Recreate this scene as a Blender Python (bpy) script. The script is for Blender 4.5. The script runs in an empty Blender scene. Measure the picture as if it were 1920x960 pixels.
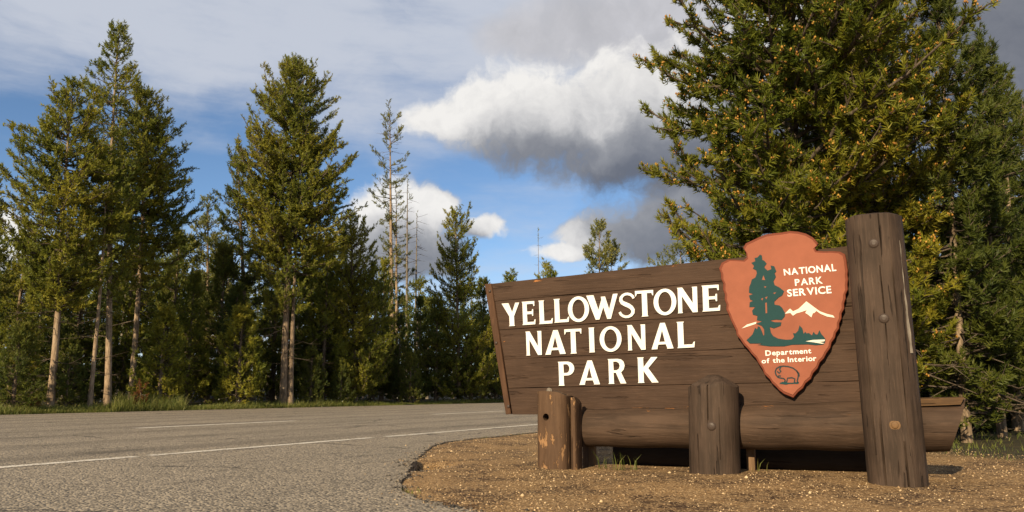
import bpy, math, random
import numpy as np
from mathutils import Vector, Matrix

R = math.radians
scene = bpy.context.scene
col = scene.collection
# ------------------------------------------------------------------ camera
PW, PH, F, HZ, CH = 1920, 960, 1450.0, 733.0, 0.72
PITCH = math.atan((HZ - PH / 2) / F)
cam = bpy.data.cameras.new('camera')
cam.sensor_width = 36.0
cam.lens = F / PW * 36.0
cam.clip_start = 0.05
cam.clip_end = 6000
camo = bpy.data.objects.new('camera', cam)
col.objects.link(camo)
camo.location = (0, 0, CH)
camo.rotation_euler = (R(90) + PITCH, 0, 0)
scene.camera = camo
# ------------------------------------------------------------------ sun, exposure
SUN_AZ, SUN_EL = 27.0, 25.0            # degrees left of straight behind the camera; height
sdir = Vector((-math.sin(R(SUN_AZ)) * math.cos(R(SUN_EL)), -math.cos(R(SUN_AZ)) * math.cos(R(SUN_EL)), math.sin(R(SUN_EL))))
sl = bpy.data.lights.new('sun', 'SUN')
sl.energy = 4.8
sl.angle = R(0.55)
sl.color = (1.0, 0.81, 0.54)
so = bpy.data.objects.new('sun', sl)
col.objects.link(so)
so.rotation_euler = sdir.to_track_quat('Z', 'Y').to_euler()
so.location = (-20, -20, 20)
scene.view_settings.view_transform = 'Standard'
scene.view_settings.look = 'None'
scene.view_settings.exposure = 0.85
scene.view_settings.gamma = 1.0
scene.view_settings.use_curve_mapping = False
scene.render.engine = 'CYCLES'
scene.cycles.max_bounces = 5
scene.cycles.diffuse_bounces = 3
scene.cycles.transparent_max_bounces = 8
scene.cycles.use_denoising = True

cP, sP = math.cos(PITCH), math.sin(PITCH)
def ray(px, py):
    x = (px - PW / 2) / F; y = (PH / 2 - py) / F
    return np.array([x, cP - y * sP, sP + y * cP])
def at(px, py, Y):                      # point seen at a pixel, Y metres ahead
    r = ray(px, py); r = r * (Y / r[1]); r[2] += CH
    return r
def gp(px, py, z=0.0):                  # point of the level z seen at a pixel
    r = ray(px, py); t = (z - CH) / r[2]
    return np.array([0, 0, CH]) + r * t

# ------------------------------------------------------------------ node helper
class NT:
    def __init__(s, tree): s.t = tree; s.n = tree.nodes; s.l = tree.links
    def new(s, typ, **kw):
        n = s.n.new(typ)
        for k, v in kw.items(): setattr(n, k, v)
        return n
    def put(s, sock, v):
        if isinstance(v, bpy.types.NodeSocket): s.l.new(v, sock)
        elif v is not None:
            try: sock.default_value = v
            except Exception: sock.default_value = tuple(v) + (1,)
    def m(s, op, a, b=None, c=None, clamp=False):
        n = s.new('ShaderNodeMath', operation=op, use_clamp=clamp)
        for i, v in enumerate((a, b, c)):
            if v is not None: s.put(n.inputs[i], v)
        return n.outputs[0]
    def v(s, op, a, b=None, out=0):
        n = s.new('ShaderNodeVectorMath', operation=op)
        s.put(n.inputs[0], a)
        if b is not None: s.put(n.inputs[1], b)
        return n.outputs[1] if op in ('DOT_PRODUCT', 'LENGTH') else n.outputs[0]
    def noise(s, vec, scale, detail=5, rough=.55, out=0, dist=0.0):
        n = s.new('ShaderNodeTexNoise')
        if vec is not None: s.l.new(vec, n.inputs['Vector'])
        n.inputs['Scale'].default_value = scale; n.inputs['Detail'].default_value = detail
        n.inputs['Roughness'].default_value = rough; n.inputs['Distortion'].default_value = dist
        return n.outputs[out]
    def step(s, x, a, b, lo=0.0, hi=1.0):
        n = s.new('ShaderNodeMapRange', interpolation_type='SMOOTHSTEP')
        s.put(n.inputs[0], x)
        for i, v in enumerate((a, b, lo, hi)): s.put(n.inputs[1 + i], v)
        return n.outputs[0]
    def mix(s, f, a, b, mode='MIX'):
        n = s.new('ShaderNodeMix', data_type='RGBA', blend_type=mode)
        s.put(n.inputs[0], f)
        for i, v in ((6, a), (7, b)):
            if isinstance(v, bpy.types.NodeSocket): s.l.new(v, n.inputs[i])
            else: n.inputs[i].default_value = (v[0], v[1], v[2], 1)
        return n.outputs[2]
    def comb(s, x, y, z):
        n = s.new('ShaderNodeCombineXYZ')
        for i, v in enumerate((x, y, z)): s.put(n.inputs[i], v)
        return n.outputs[0]

# ------------------------------------------------------------------ world: sky and clouds
world = bpy.data.worlds.new('World')
scene.world = world
world.use_nodes = True
world.node_tree.nodes.clear()
w = NT(world.node_tree)
wout = w.new('ShaderNodeOutputWorld')
bg = w.new('ShaderNodeBackground')
SKY = 0.06
bg.inputs[1].default_value = SKY
w.l.new(bg.outputs[0], wout.inputs[0])
sky = w.new('ShaderNodeTexSky', sky_type='NISHITA')
sky.sun_disc = False
sky.sun_elevation = R(SUN_EL)
sky.sun_rotation = R(180 + SUN_AZ)
sky.altitude = 2000
sky.air_density = 1.0
sky.dust_density = 0.4
sky.ozone_density = 1.6
tc = w.new('ShaderNodeTexCoord')
sep = w.new('ShaderNodeSeparateXYZ')
w.l.new(tc.outputs['Generated'], sep.inputs[0])
az = w.m('ARCTAN2', sep.outputs[0], sep.outputs[1])
el = w.m('ARCSINE', sep.outputs[2])
P0 = w.comb(az, el, 0.0)
def azel(px, py):
    r = ray(px, py); r = r / np.linalg.norm(r)
    return math.atan2(r[0], r[1]), math.asin(r[2])
# cumulus banks: centre and half-axes as angles
BANK = [(835, 220, 74, 36), (915, 214, 105, 64), (1030, 222, 140, 92), (1160, 222, 150, 114), (1290, 225, 160, 125), (1420, 240, 190, 170),
        (1220, 428, 140, 52), (1120, 436, 80, 30), (1060, 470, 60, 16), (1340, 410, 180, 80), (1480, 330, 200, 200),
        (735, 400, 80, 72), (795, 395, 58, 46), (838, 375, 26, 20), (750, 470, 110, 60),
        (905, 434, 40, 20), (-10, 470, 70, 50),
        (1800, 60, 260, 150), (1960, 130, 260, 170), (1640, -10, 150, 60)]
DARK = [(1320, 300, 200, 95), (1190, 326, 150, 40), (1290, 440, 210, 70), (1450, 330, 200, 220), (1840, 60, 330, 260)]
GREY = [(760, 490, 170, 80), (1040, 300, 190, 45)]
UPPER = [(985, 66, 95, 44), (1110, 50, 170, 66), (1280, 30, 200, 100), (1420, 60, 200, 120)]
def blobs(vec, lst, soft):
    o = None
    for (px, py, rx, ry) in lst:
        a, e = azel(px, py)
        d = w.v('MULTIPLY', w.v('SUBTRACT', vec, (a, e, 0)), (F / rx * 1.0, F / ry, 0))
        q = w.m('SUBTRACT', 1.0, w.v('DOT_PRODUCT', d, d))
        if o is None: o = q
        else: o = w.m('SMOOTH_MAX', o, q, soft)
    return o
wn = w.v('SUBTRACT', w.noise(P0, 11.0, 5, .55, out=1), (.5, .5, .5))
WV_ = w.v('ADD', P0, w.v('MULTIPLY', wn, (.07, .055, 0)))
far_ = w.step(w.m('ABSOLUTE', az), .80, 1.05)                    # the same kind of sky goes on all round
def density(vec):
    b = w.m('MAXIMUM', blobs(vec, BANK, .8), -3.0)
    gen = w.m('MULTIPLY_ADD', w.noise(w.v('MULTIPLY', vec, (1.0, 1.9, 1)), 2.6, 2, .5), 9.0, -5.2)
    return w.m('ADD', w.m('MULTIPLY', b, w.m('SUBTRACT', 1.0, far_)), w.m('MULTIPLY', w.m('MINIMUM', gen, 1.0), far_))
fb = w.noise(WV_, 16.0, 8, .60)
B1 = density(WV_)
B2 = density(w.v('ADD', WV_, (-.024, .058, 0)))
fc = w.noise(WV_, 44.0, 6, .62)
D1 = w.m('ADD', w.m('ADD', B1, w.m('MULTIPLY_ADD', fb, 2.2, -1.1)), w.m('MULTIPLY_ADD', fc, 1.1, -.55))
mask = w.step(D1, -.70, .45)
grad = w.m('MAXIMUM', w.m('MINIMUM', w.m('SUBTRACT', B1, B2), 2.2), -1.0)
lit = w.m('MULTIPLY_ADD', grad, .21, .50)
lit = w.m('ADD', lit, w.m('ADD', w.m('MULTIPLY_ADD', fb, .50, -.25), w.m('MULTIPLY_ADD', fc, .36, -.18)))
dk = w.step(blobs(w.v('ADD', P0, w.v('MULTIPLY', wn, (.15, .09, 0))), DARK, .4), -.45, 1.0)
gk = w.step(blobs(w.v('ADD', P0, w.v('MULTIPLY', wn, (.12, .08, 0))), GREY, .4), -.5, 1.0)
lit = w.m('MULTIPLY', lit, w.m('SUBTRACT', 1.0, w.m('MAXIMUM', w.m('MULTIPLY', dk, .70), w.m('MULTIPLY', gk, .42))), clamp=True)
K = 10.0
cr = w.new('ShaderNodeValToRGB')
e = cr.color_ramp.elements
e[0].position = 0.06; e[0].color = (.095 , .108, .145, 1)
e[1].position = 0.98; e[1].color = (.84, .82, .79, 1)
x = e.new(.42); x.color = (.33, .335, .355, 1)
x = e.new(.70); x.color = (.63, .62, .615, 1)
w.l.new(lit, cr.inputs[0])
ccol = w.v('MULTIPLY', cr.outputs[0], (K, K, K))
# thin high veil
vn = w.noise(w.v('MULTIPLY', WV_, (1.0, 2.6, 1)), 2.3, 6, .55, dist=.5)
vn2 = w.noise(w.v('MULTIPLY', P0, (1.0, 5.0, 1)), 6.0, 6, .6)
vs = w.m('ADD', w.m('MULTIPLY', vn, .70), w.m('MULTIPLY', vn2, .30))
high = w.step(el, .26, .43, -.06, .20)
low = w.step(el, .24, .08, 0, .16)
veil = w.m('MULTIPLY', w.step(w.m('ADD', vs, w.m('ADD', high, low)), .40, .74), .88)
skyc = w.mix(1.0, sky.outputs[0], (.98, 1.11, 1.20), 'MULTIPLY')
base = w.mix(veil, skyc, (.56 * K, .59 * K, .66 * K))
um = w.m('ADD', blobs(WV_, UPPER, .8), w.m('MULTIPLY_ADD', fb, 1.8, -.9))
ug = w.m('MULTIPLY_ADD', fb, .34, .34)
base = w.mix(w.m('MULTIPLY', w.step(um, -.8, .9), .9), base, w.v('MULTIPLY', w.comb(ug, ug, ug), (.98 * K, .97 * K, 1.02 * K)))
w.l.new(w.mix(w.m('MULTIPLY', mask, .97), base, ccol), bg.inputs[0])
world.cycles.sampling_method = 'MANUAL'
world.cycles.sample_map_resolution = 512

# ------------------------------------------------------------------ object helpers
def tag(o, label=None, cat=None, group=None, kind=None):
    if label: o['label'] = label
    if cat: o['category'] = cat
    if group: o['group'] = group
    if kind: o['kind'] = kind
    return o
def empty(name, loc=(0, 0, 0), rz=0.0):
    o = bpy.data.objects.new(name, None)
    col.objects.link(o)
    o.location = loc; o.rotation_euler = (0, 0, rz); o.empty_display_size = .2
    return o
def link(name, me, mat, parent=None):
    o = bpy.data.objects.new(name, me)
    if mat and not me.materials: me.materials.append(mat)
    col.objects.link(o)
    if parent: o.parent = parent
    return o
def mesh_np(name, V, T, tint=None, smooth=False, nrm=None):
    """triangles or quads from numpy arrays"""
    me = bpy.data.meshes.new(name)
    V = np.asarray(V, np.float32); T = np.asarray(T, np.int32)
    k = T.shape[1]
    me.vertices.add(len(V)); me.vertices.foreach_set('co', V.ravel())
    me.loops.add(T.size); me.loops.foreach_set('vertex_index', T.ravel())
    me.polygons.add(len(T))
    me.polygons.foreach_set('loop_start', np.arange(0, T.size, k, dtype=np.int32))
    me.polygons.foreach_set('loop_total', np.full(len(T), k, np.int32))
    if smooth: me.polygons.foreach_set('use_smooth', np.ones(len(T), bool))
    if tint is not None:
        a = me.attributes.new('tint', 'FLOAT', 'POINT'); a.data.foreach_set('value', np.asarray(tint, np.float32))
    if nrm is not None:
        a = me.attributes.new('nrm', 'FLOAT_VECTOR', 'POINT'); a.data.foreach_set('vector', np.asarray(nrm, np.float32).ravel())
    me.update(calc_edges=True)
    return me
def mesh_py(name, V, Fc, smooth=False):
    me = bpy.data.meshes.new(name)
    me.from_pydata([tuple(map(float, v)) for v in V], [], Fc)
    if smooth: me.polygons.foreach_set('use_smooth', np.ones(len(me.polygons), bool))
    me.update()
    return me
def fill_mesh(name, loops, depth, bevel=0.0, off=0.0):
    """flat outline with holes -> thick plate, z from 0 to depth"""
    cu = bpy.data.curves.new(name, 'CURVE')
    cu.dimensions = '2D'; cu.fill_mode = 'BOTH'; cu.extrude = max(depth / 2 - bevel, 0.0005)
    cu.bevel_depth = bevel; cu.bevel_resolution = 1; cu.offset = off - bevel
    for lp in loops:
        s = cu.splines.new('POLY'); s.points.add(len(lp) - 1)
        for p, q in zip(s.points, lp): p.co = (float(q[0]), float(q[1]), 0, 1)
        s.use_cyclic_u = True
    return curve_mesh(name, cu, depth)
def curve_mesh(name, cu, depth):
    ob = bpy.data.objects.new('tmp', cu); col.objects.link(ob)
    dg = bpy.context.evaluated_depsgraph_get()
    me = bpy.data.meshes.new_from_object(ob.evaluated_get(dg), depsgraph=dg)
    bpy.data.objects.remove(ob); bpy.data.curves.remove(cu)
    me.name = name
    n = len(me.vertices); c = np.empty(n * 3, np.float32); me.vertices.foreach_get('co', c)
    c = c.reshape(-1, 3); c[:, 2] += depth / 2
    me.vertices.foreach_set('co', c.ravel()); me.update()
    return me
def remap(me, fn):
    n = len(me.vertices); c = np.empty(n * 3, np.float32); me.vertices.foreach_get('co', c)
    c = fn(c.reshape(-1, 3).astype(float))
    me.vertices.foreach_set('co', np.asarray(c, np.float32).ravel()); me.update()
    return me

# ------------------------------------------------------------------ materials
def new_mat(name):
    m = bpy.data.materials.new(name); m.use_nodes = True
    t = NT(m.node_tree); t.n.clear()
    out = t.new('ShaderNodeOutputMaterial')
    return m, t, out
ALB = .60                                   # reflectances below are relative; this sets their level
def principled(t, out, colr, rough=.8, normal=None, spec=.3, k=None):
    b = t.new('ShaderNodeBsdfPrincipled')
    k = k or ALB
    colr = t.v('MULTIPLY', colr, (k, k, k)) if isinstance(colr, bpy.types.NodeSocket) else tuple(x * k for x in colr)
    t.put(b.inputs['Base Color'], colr if isinstance(colr, bpy.types.NodeSocket) else (*colr, 1))
    t.put(b.inputs['Roughness'], rough)
    b.inputs['Specular IOR Level'].default_value = spec
    if normal is not None: t.l.new(normal, b.inputs['Normal'])
    t.l.new(b.outputs[0], out.inputs[0])
    return b
def bump(t, h, strength=.5, dist=.01):
    n = t.new('ShaderNodeBump'); n.inputs['Strength'].default_value = strength; n.inputs['Distance'].default_value = dist
    t.l.new(h, n.inputs['Height'])
    return n.outputs[0]
def foliage_mat(name, c0, c1, c2, trans=.28, nrm=False):
    m, t, out = new_mat(name)
    at_ = t.new('ShaderNodeAttribute', attribute_name='tint')
    oi = t.new('ShaderNodeObjectInfo')
    v = t.m('ADD', at_.outputs['Fac'], t.m('MULTIPLY_ADD', oi.outputs['Random'], .24, -.12), clamp=True)
    r = t.new('ShaderNodeValToRGB'); el_ = r.color_ramp.elements
    el_[0].position = 0; el_[0].color = (*c0, 1); el_[1].position = 1; el_[1].color = (*c2, 1)
    q = el_.new(.5); q.color = (*c1, 1)
    t.l.new(v, r.inputs[0])
    d = t.new('ShaderNodeBsdfPrincipled'); t.l.new(r.outputs[0], d.inputs['Base Color'])
    d.inputs['Roughness'].default_value = .55; d.inputs['Specular IOR Level'].default_value = .25
    if nrm:
        na = t.new('ShaderNodeAttribute', attribute_name='nrm')
        vt = t.new('ShaderNodeVectorTransform', vector_type='NORMAL', convert_from='OBJECT', convert_to='WORLD')
        t.l.new(na.outputs['Vector'], vt.inputs[0]); t.l.new(vt.outputs[0], d.inputs['Normal'])
    tr = t.new('ShaderNodeBsdfTranslucent'); t.l.new(r.outputs[0], tr.inputs[0])
    mx = t.new('ShaderNodeMixShader'); mx.inputs[0].default_value = trans
    t.l.new(d.outputs[0], mx.inputs[1]); t.l.new(tr.outputs[0], mx.inputs[2]); t.l.new(mx.outputs[0], out.inputs[0])
    return m
M = {}
M['needles'] = foliage_mat('pine needles', (.085, .112, .017), (.188, .196, .024), (.325, .282, .032), .45)
M['needles_dark'] = foliage_mat('shaded pine needles', (.052, .077, .016), (.106, .122, .020), (.185, .172, .026), .45)  # darker copy of the needles, thicket shade put into the colour
M['needles_pale'] = foliage_mat('pale pine needles', (.10, .12, .035), (.18, .185, .05), (.27, .25, .06), .42)
M['needles_deep'] = foliage_mat('dimmed pine needles', (.042, .060, .011), (.088, .104, .015), (.155, .150, .020), .42)  # darker copy for the right-hand pines, their shading is in the colour
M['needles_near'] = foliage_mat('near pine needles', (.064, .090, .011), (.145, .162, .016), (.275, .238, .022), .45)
M['pollen'] = foliage_mat('pollen cones', (.22, .10, .018), (.32, .155, .026), (.40, .23, .045), .1)
M['rust'] = foliage_mat('dead needles', (.10, .035, .010), (.16, .055, .014), (.20, .085, .03))
M['grass'] = foliage_mat('grass', (.065, .092, .018), (.125, .145, .028), (.24, .21, .065), .42)
M['flower'] = foliage_mat('white flowers', (.6, .6, .5), (.7, .7, .62), (.75, .75, .7))
def bark_mat(name, c0, c1):
    m, t, out = new_mat(name)
    c = t.new('ShaderNodeTexCoord').outputs['Object']
    st = t.v('MULTIPLY', c, (1, 1, .16))
    a = t.noise(st, 22, 6, .65); b = t.noise(c, 2.2, 4, .6)
    cc = t.mix(t.step(t.m('ADD', t.m('MULTIPLY', a, .7), t.m('MULTIPLY', b, .3)), .35, .65), c0, c1)
    principled(t, out, cc, .9, bump(t, a, .9, .03), .15)
    return m
M['bark'] = bark_mat('pine bark', (.12, .083, .052), (.42, .31, .205))
M['bark_pale'] = bark_mat('pale pine bark', (.22, .15, .092), (.56, .42, .28))
M['twig'] = bark_mat('brown twig bark', (.07, .050, .034), (.19, .15, .11))
M['bark_grey'] = bark_mat('grey dead wood', (.12, .10, .08), (.36, .31, .25))
def wood_mat(name, dark, lite, along, wear=.72, band=None, ck=.6, wearcol=(.30, .125, .04), rough=.62):
    """painted brown timber; along = direction of the grain (0 x, 2 z)"""
    m, t, out = new_mat(name)
    c = t.new('ShaderNodeTexCoord').outputs['Object']
    oi = t.new('ShaderNodeObjectInfo').outputs['Random']
    c0_ = c
    c = t.v('ADD', c, t.comb(t.m('MULTIPLY', oi, 7.0), t.m('MULTIPLY', oi, 3.0), t.m('MULTIPLY', oi, 11.0)))
    sc = (.07, 1, 1) if along == 0 else (1, 1, .07)
    g = t.v('MULTIPLY', c, sc)
    fine = t.noise(g, 95, 5, .65); mid = t.noise(g, 17, 5, .6, dist=.8); big = t.noise(c, 2.4, 4, .55)
    s2 = (.30, 1, 1) if along == 0 else (1, 1, .30)
    chip = t.noise(t.v('MULTIPLY', c, s2), 15, 7, .68, dist=.4)
    k = t.m('ADD', t.m('MULTIPLY', mid, .55), t.m('MULTIPLY', big, .45))
    cc = t.mix(t.step(k, .34, .66), dark, lite)
    cc = t.mix(t.m('MULTIPLY', t.step(fine, .52, .70), .35), cc, tuple(x * 1.7 for x in lite))
    crack = t.step(t.noise(g, 22, 3, .5, dist=.3), .365, .325)           # thin checks along the grain
    cc = t.mix(t.m('MULTIPLY', crack, ck), cc, tuple(x * .28 for x in dark))
    if band:
        bz = t.new('ShaderNodeSeparateXYZ'); t.l.new(c0_, bz.inputs[0])
        bq = t.m('SUBTRACT', bz.outputs[2], t.m('MULTIPLY_ADD', bz.outputs[0], band[1], band[0]))
        chip = t.m('ADD', chip, t.m('MULTIPLY', t.m('MULTIPLY', t.step(bq, -.05, 0.0), t.step(bz.outputs[0], -1.2, -1.7)), .13))
    wm = t.step(t.m('ADD', chip, t.m('MULTIPLY_ADD', big, .30, -.15)), wear, wear + .035)
    cc = t.mix(wm, cc, t.mix(fine, wearcol, tuple(min(1, x * 2.0) for x in wearcol)))
    h = t.m('SUBTRACT', t.m('ADD', t.m('MULTIPLY', mid, .6), t.m('MULTIPLY', fine, .3)), t.m('ADD', t.m('MULTIPLY', crack, ck * 1.6), t.m('MULTIPLY', wm, .35)))
    principled(t, out, cc, t.m('MULTIPLY_ADD', mid, .2, rough), bump(t, h, .85, .014), .14)
    return m
M['plank'] = wood_mat('brown plank paint', (.055, .031, .0190), (.087, .0515, .033), 0, .70, ck=.34)
M['trimwood'] = wood_mat('trim paint', (.080, .040, .021), (.122, .063, .034), 2, .75)
M['logwood'] = wood_mat('brown log paint', (.052, .032, .0205), (.106, .066, .043), 0, .69, ck=.36, band=(.625, .03))
M['postwood'] = wood_mat('brown post paint', (.048, .032, .022), (.098, .065, .046), 2, .735)
M['oldpost'] = wood_mat('weathered post', (.085, .048, .027), (.15, .088, .050), 2, .56, wearcol=(.25, .14, .065))
M['rawwood'] = wood_mat('bare split wood', (.16, .095, .05), (.28, .175, .095), 2, .9)
M['baretop'] = wood_mat('worn log edge', (.09, .050, .022), (.17, .092, .038), 0, .66)
M['darkwood'] = wood_mat('near-black timber', (.022, .017, .014), (.04, .031, .026), 0, .9)  # near-black; on the back log the colour stands in for shade
def plain(name, c, rough=.55, var=.18, scale=30, bmp=.2):
    m, t, out = new_mat(name)
    o = t.new('ShaderNodeTexCoord').outputs['Object']
    n = t.noise(o, scale, 6, .6); n2 = t.noise(o, scale * .12, 4, .6)
    k = t.m('MULTIPLY_ADD', t.m('ADD', t.m('MULTIPLY', n, .5), t.m('MULTIPLY', n2, .5)), 2 * var, 1 - var)
    cc = t.v('MULTIPLY', t.comb(k, k, k), c)
    principled(t, out, cc, rough, bump(t, n, bmp, .003), .18)
    return m
def letter_mat():
    m, t, out = new_mat('white letter paint')
    o = t.new('ShaderNodeTexCoord').outputs['Object']
    n = t.noise(t.v('MULTIPLY', o, (.35, 1, 1)), 34, 6, .65)
    cc = t.mix(t.step(t.noise(o, 5, 4, .6), .35, .7), (.70, .69, .64), (.80, .80, .77))
    cc = t.mix(t.step(n, .70, .74), cc, (.30, .19, .12))
    principled(t, out, cc, .5, bump(t, n, .25, .003), .35, k=.78)
    return m
M['white'] = letter_mat()
M['emblem'] = plain('terracotta paint', (.36, .118, .066), .75, .42, 7, .35)
M['emblem_edge'] = plain('dark terracotta edge', (.20, .050, .024), .7, .3, 20)
M['teal'] = plain('teal paint', (.010, .058, .060), .7, .2)
M['tealline'] = plain('dark outline paint', (.012, .028, .032), .5, .2)
M['cream'] = plain('cream paint', (.88, .82, .68), .6, .12)
M['iron'] = plain('brown painted bolt', (.075, .052, .040), .45, .3, 60)
M['rustiron'] = plain('rusty bolt', (.20, .11, .045), .6, .4, 80)
M['black'] = plain('dark hole', (.012, .010, .008), .9, .3)

# ------------------------------------------------------------------ asphalt outline
RD = gp(1000, 811) - gp(830, 828); RD = RD / np.linalg.norm(RD)      # direction of the road
RN = np.array([-RD[1], RD[0], 0])                                   # towards the far side
E0 = gp(830, 828)                                                   # a point of the near edge
FE = gp(300, 778 - .0245 * 300)
ROADW = float((FE - E0) @ RN)
FD = gp(700, 778 - .0245 * 700) - gp(100, 778 - .0245 * 100); FD = FD / np.linalg.norm(FD)
rng = np.random.default_rng(7)
edge_px = [(1000, 811), (900, 821), (838, 828), (818, 833), (806, 839), (800, 846), (791, 852), (783, 857), (776, 864), (771, 872), (770, 880), (764, 888),
           (757, 896), (753, 906), (756, 917), (768, 927), (790, 936), (820, 943), (858, 950), (900, 957), (960, 968)]
near = [gp(*q)[:2] for q in edge_px]
near = [E0[:2] + RD[:2] * 220, E0[:2] + RD[:2] * 60] + near + [np.array([.9, 3.6]), np.array([3.0, 2.2]), np.array([8, .5]), np.array([30, -6]), np.array([120, -60])]
def ragged(P, amp, step):
    out = []
    for a, b in zip(P[:-1], P[1:]):
        L = np.linalg.norm(b - a); k = int(min(40, max(1, L / step)))
        nrm = np.array([-(b - a)[1], (b - a)[0]]) / max(L, 1e-6)
        for i in range(k):
            p = a + (b - a) * i / k
            out.append(p + nrm * rng.normal(0, amp) * (1 if np.linalg.norm(p) < 30 else 0))
    out.append(P[-1]); return out
near_r = ragged(near, .022, .10)
far = [FE[:2] + FD[:2] * s for s in (-160, -60)] + [FE[:2] + FD[:2] * s for s in range(-30, 120, 3)] + [FE[:2] + FD[:2] * 240]
far_r = [p + np.array([0, rng.normal(0, .06)]) for p in far]
poly = np.array(near_r + [np.array([120, -200]), np.array([-200, -200])] + far_r)
def inside(P, poly):
    x, y = P[:, 0], P[:, 1]; r = np.zeros(len(P), bool)
    for (x1, y1), (x2, y2) in zip(poly, np.roll(poly, -1, 0)):
        c = ((y1 > y) != (y2 > y)); d = (y2 - y1) if y2 != y1 else 1e-9
        r ^= c & (x < (x2 - x1) * (y - y1) / d + x1)
    return r
def dist_line(P, pts):
    d = np.full(len(P), 1e9)
    for a, b in zip(pts[:-1], pts[1:]):
        ab = b - a; t = np.clip(((P - a) @ ab) / max(ab @ ab, 1e-9), 0, 1)
        d = np.minimum(d, np.linalg.norm(P - (a + t[:, None] * ab), axis=1))
    return d
near_c = [np.asarray(p) for p in near]; far_c = [np.asarray(p) for p in (far[0], far[1], far[20], far[-1])]
WV = [(rng.uniform(.5, 4.5), rng.uniform(0, 6.28), rng.uniform(0, 6.28)) for _ in range(16)]
def wav(P):
    s = np.zeros(len(P))
    for f, a, ph in WV: s += np.sin(f * (P[:, 0] * math.cos(a) + P[:, 1] * math.sin(a)) + ph) / (1 + f)
    return s
HOLE = gp(797, 869)[:2]
def gz(P):
    P = np.asarray(P, float); r = np.linalg.norm(P, axis=1)
    ins = inside(P, poly); dn = dist_line(P, near_c); df = dist_line(P, far_c)
    farside = ((P - FE[:2]) @ np.array([-FD[1], FD[0]])) > 0
    hole = .15 * np.exp(-((((P - HOLE) * np.array([4.2, 2.4])) ** 2).sum(1)) ** 1.5)
    z = -.014 * np.exp(-dn / .25) + .012 * wav(P) * np.clip(dn / .6, 0, 1)
    z += .05 * np.clip((P[:, 0] - 3.6) / 4, 0, 2) * (P[:, 1] > 0)
    zf = -.03 + .16 * np.clip(df / 2.5, 0, 1) + .02 * wav(P) + 2.6 * np.clip((df - 16) / 30, 0, 1)
    zi = np.maximum(-.13, -.018 - .45 * np.minimum(dn, df))
    z = np.where(ins, zi, np.where(farside, zf, z)) - hole
    return np.where((r > 400) & ~farside, np.where(ins, -.13, 0.02), z)
def gz1(x, y): return float(gz(np.array([[x, y]]))[0])

# ------------------------------------------------------------------ ground
def axis(lo, hi, step, ext):
    a = list(np.arange(lo, hi + 1e-6, step)); s = step; x = hi
    while x < ext: s *= 1.25; x += s; a.append(x)
    s = step; x = lo
    while x > -ext: s *= 1.25; x -= s; a.insert(0, x)
    return np.array(a)
gx, gy = axis(-2.2, 9.0, .06, 3000), axis(3.2, 14.0, .07, 3000)
GX, GY = np.meshgrid(gx, gy)
GP = np.stack([GX.ravel(), GY.ravel()], 1)
GV = np.concatenate([GP, gz(GP)[:, None]], 1)
nx, ny = len(gx), len(gy)
ii = (np.arange(ny - 1)[:, None] * nx + np.arange(nx - 1)[None]).ravel()
me = mesh_np('ground', GV, np.stack([ii, ii + 1, ii + nx + 1, ii + nx], 1), smooth=True)
def ground_mat():
    m, t, out = new_mat('dirt and gravel ground')
    c = t.new('ShaderNodeTexCoord').outputs['Object']
    big = t.noise(c, 1.5, 6, .62, dist=.6); mid = t.noise(c, 9, 5, .6)
    v = t.new('ShaderNodeTexVoronoi'); v.inputs['Scale'].default_value = 75; t.l.new(c, v.inputs['Vector'])
    v2 = t.new('ShaderNodeTexVoronoi'); v2.inputs['Scale'].default_value = 38; t.l.new(c, v2.inputs['Vector'])
    dirt = t.mix(t.step(big, .43, .57), (.066, .031, .012), (.31, .178, .070))
    dirt = t.mix(t.step(mid, .45, .7), dirt, (.33, .195, .082))
    sp = t.new('ShaderNodeSeparateColor'); t.l.new(v.outputs['Color'], sp.inputs[0])
    stone = t.mix(sp.outputs[0], (.085, .046, .020), (.74, .50, .25))
    cc = t.mix(t.m('MULTIPLY', t.step(t.m('ADD', sp.outputs[1], t.m('MULTIPLY_ADD', big, .8, -.4)), .45, .6), .8), dirt, stone)
    sep = t.new('ShaderNodeSeparateXYZ'); t.l.new(c, sep.inputs[0])
    # needle litter and green under the far trees and to the right of the sign
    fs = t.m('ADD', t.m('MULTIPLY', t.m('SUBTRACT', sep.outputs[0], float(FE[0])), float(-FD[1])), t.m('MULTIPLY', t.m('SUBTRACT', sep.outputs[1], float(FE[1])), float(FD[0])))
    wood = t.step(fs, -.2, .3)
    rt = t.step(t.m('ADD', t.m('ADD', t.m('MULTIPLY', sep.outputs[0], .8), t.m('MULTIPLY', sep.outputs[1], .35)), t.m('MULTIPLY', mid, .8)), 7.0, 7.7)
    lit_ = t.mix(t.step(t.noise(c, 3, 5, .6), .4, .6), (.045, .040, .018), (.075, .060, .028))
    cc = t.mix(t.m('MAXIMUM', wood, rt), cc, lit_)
    h = t.m('ADD', t.m('MULTIPLY', v.outputs['Distance'], -.6), t.m('ADD', t.m('MULTIPLY', v2.outputs['Distance'], -.5), mid))
    principled(t, out, cc, .9, bump(t, h, .9, .016), .2)
    return m
g = link('ground', me, ground_mat()); tag(g, kind='structure', label='brown gravelly dirt ground around the sign and under the trees')

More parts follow.
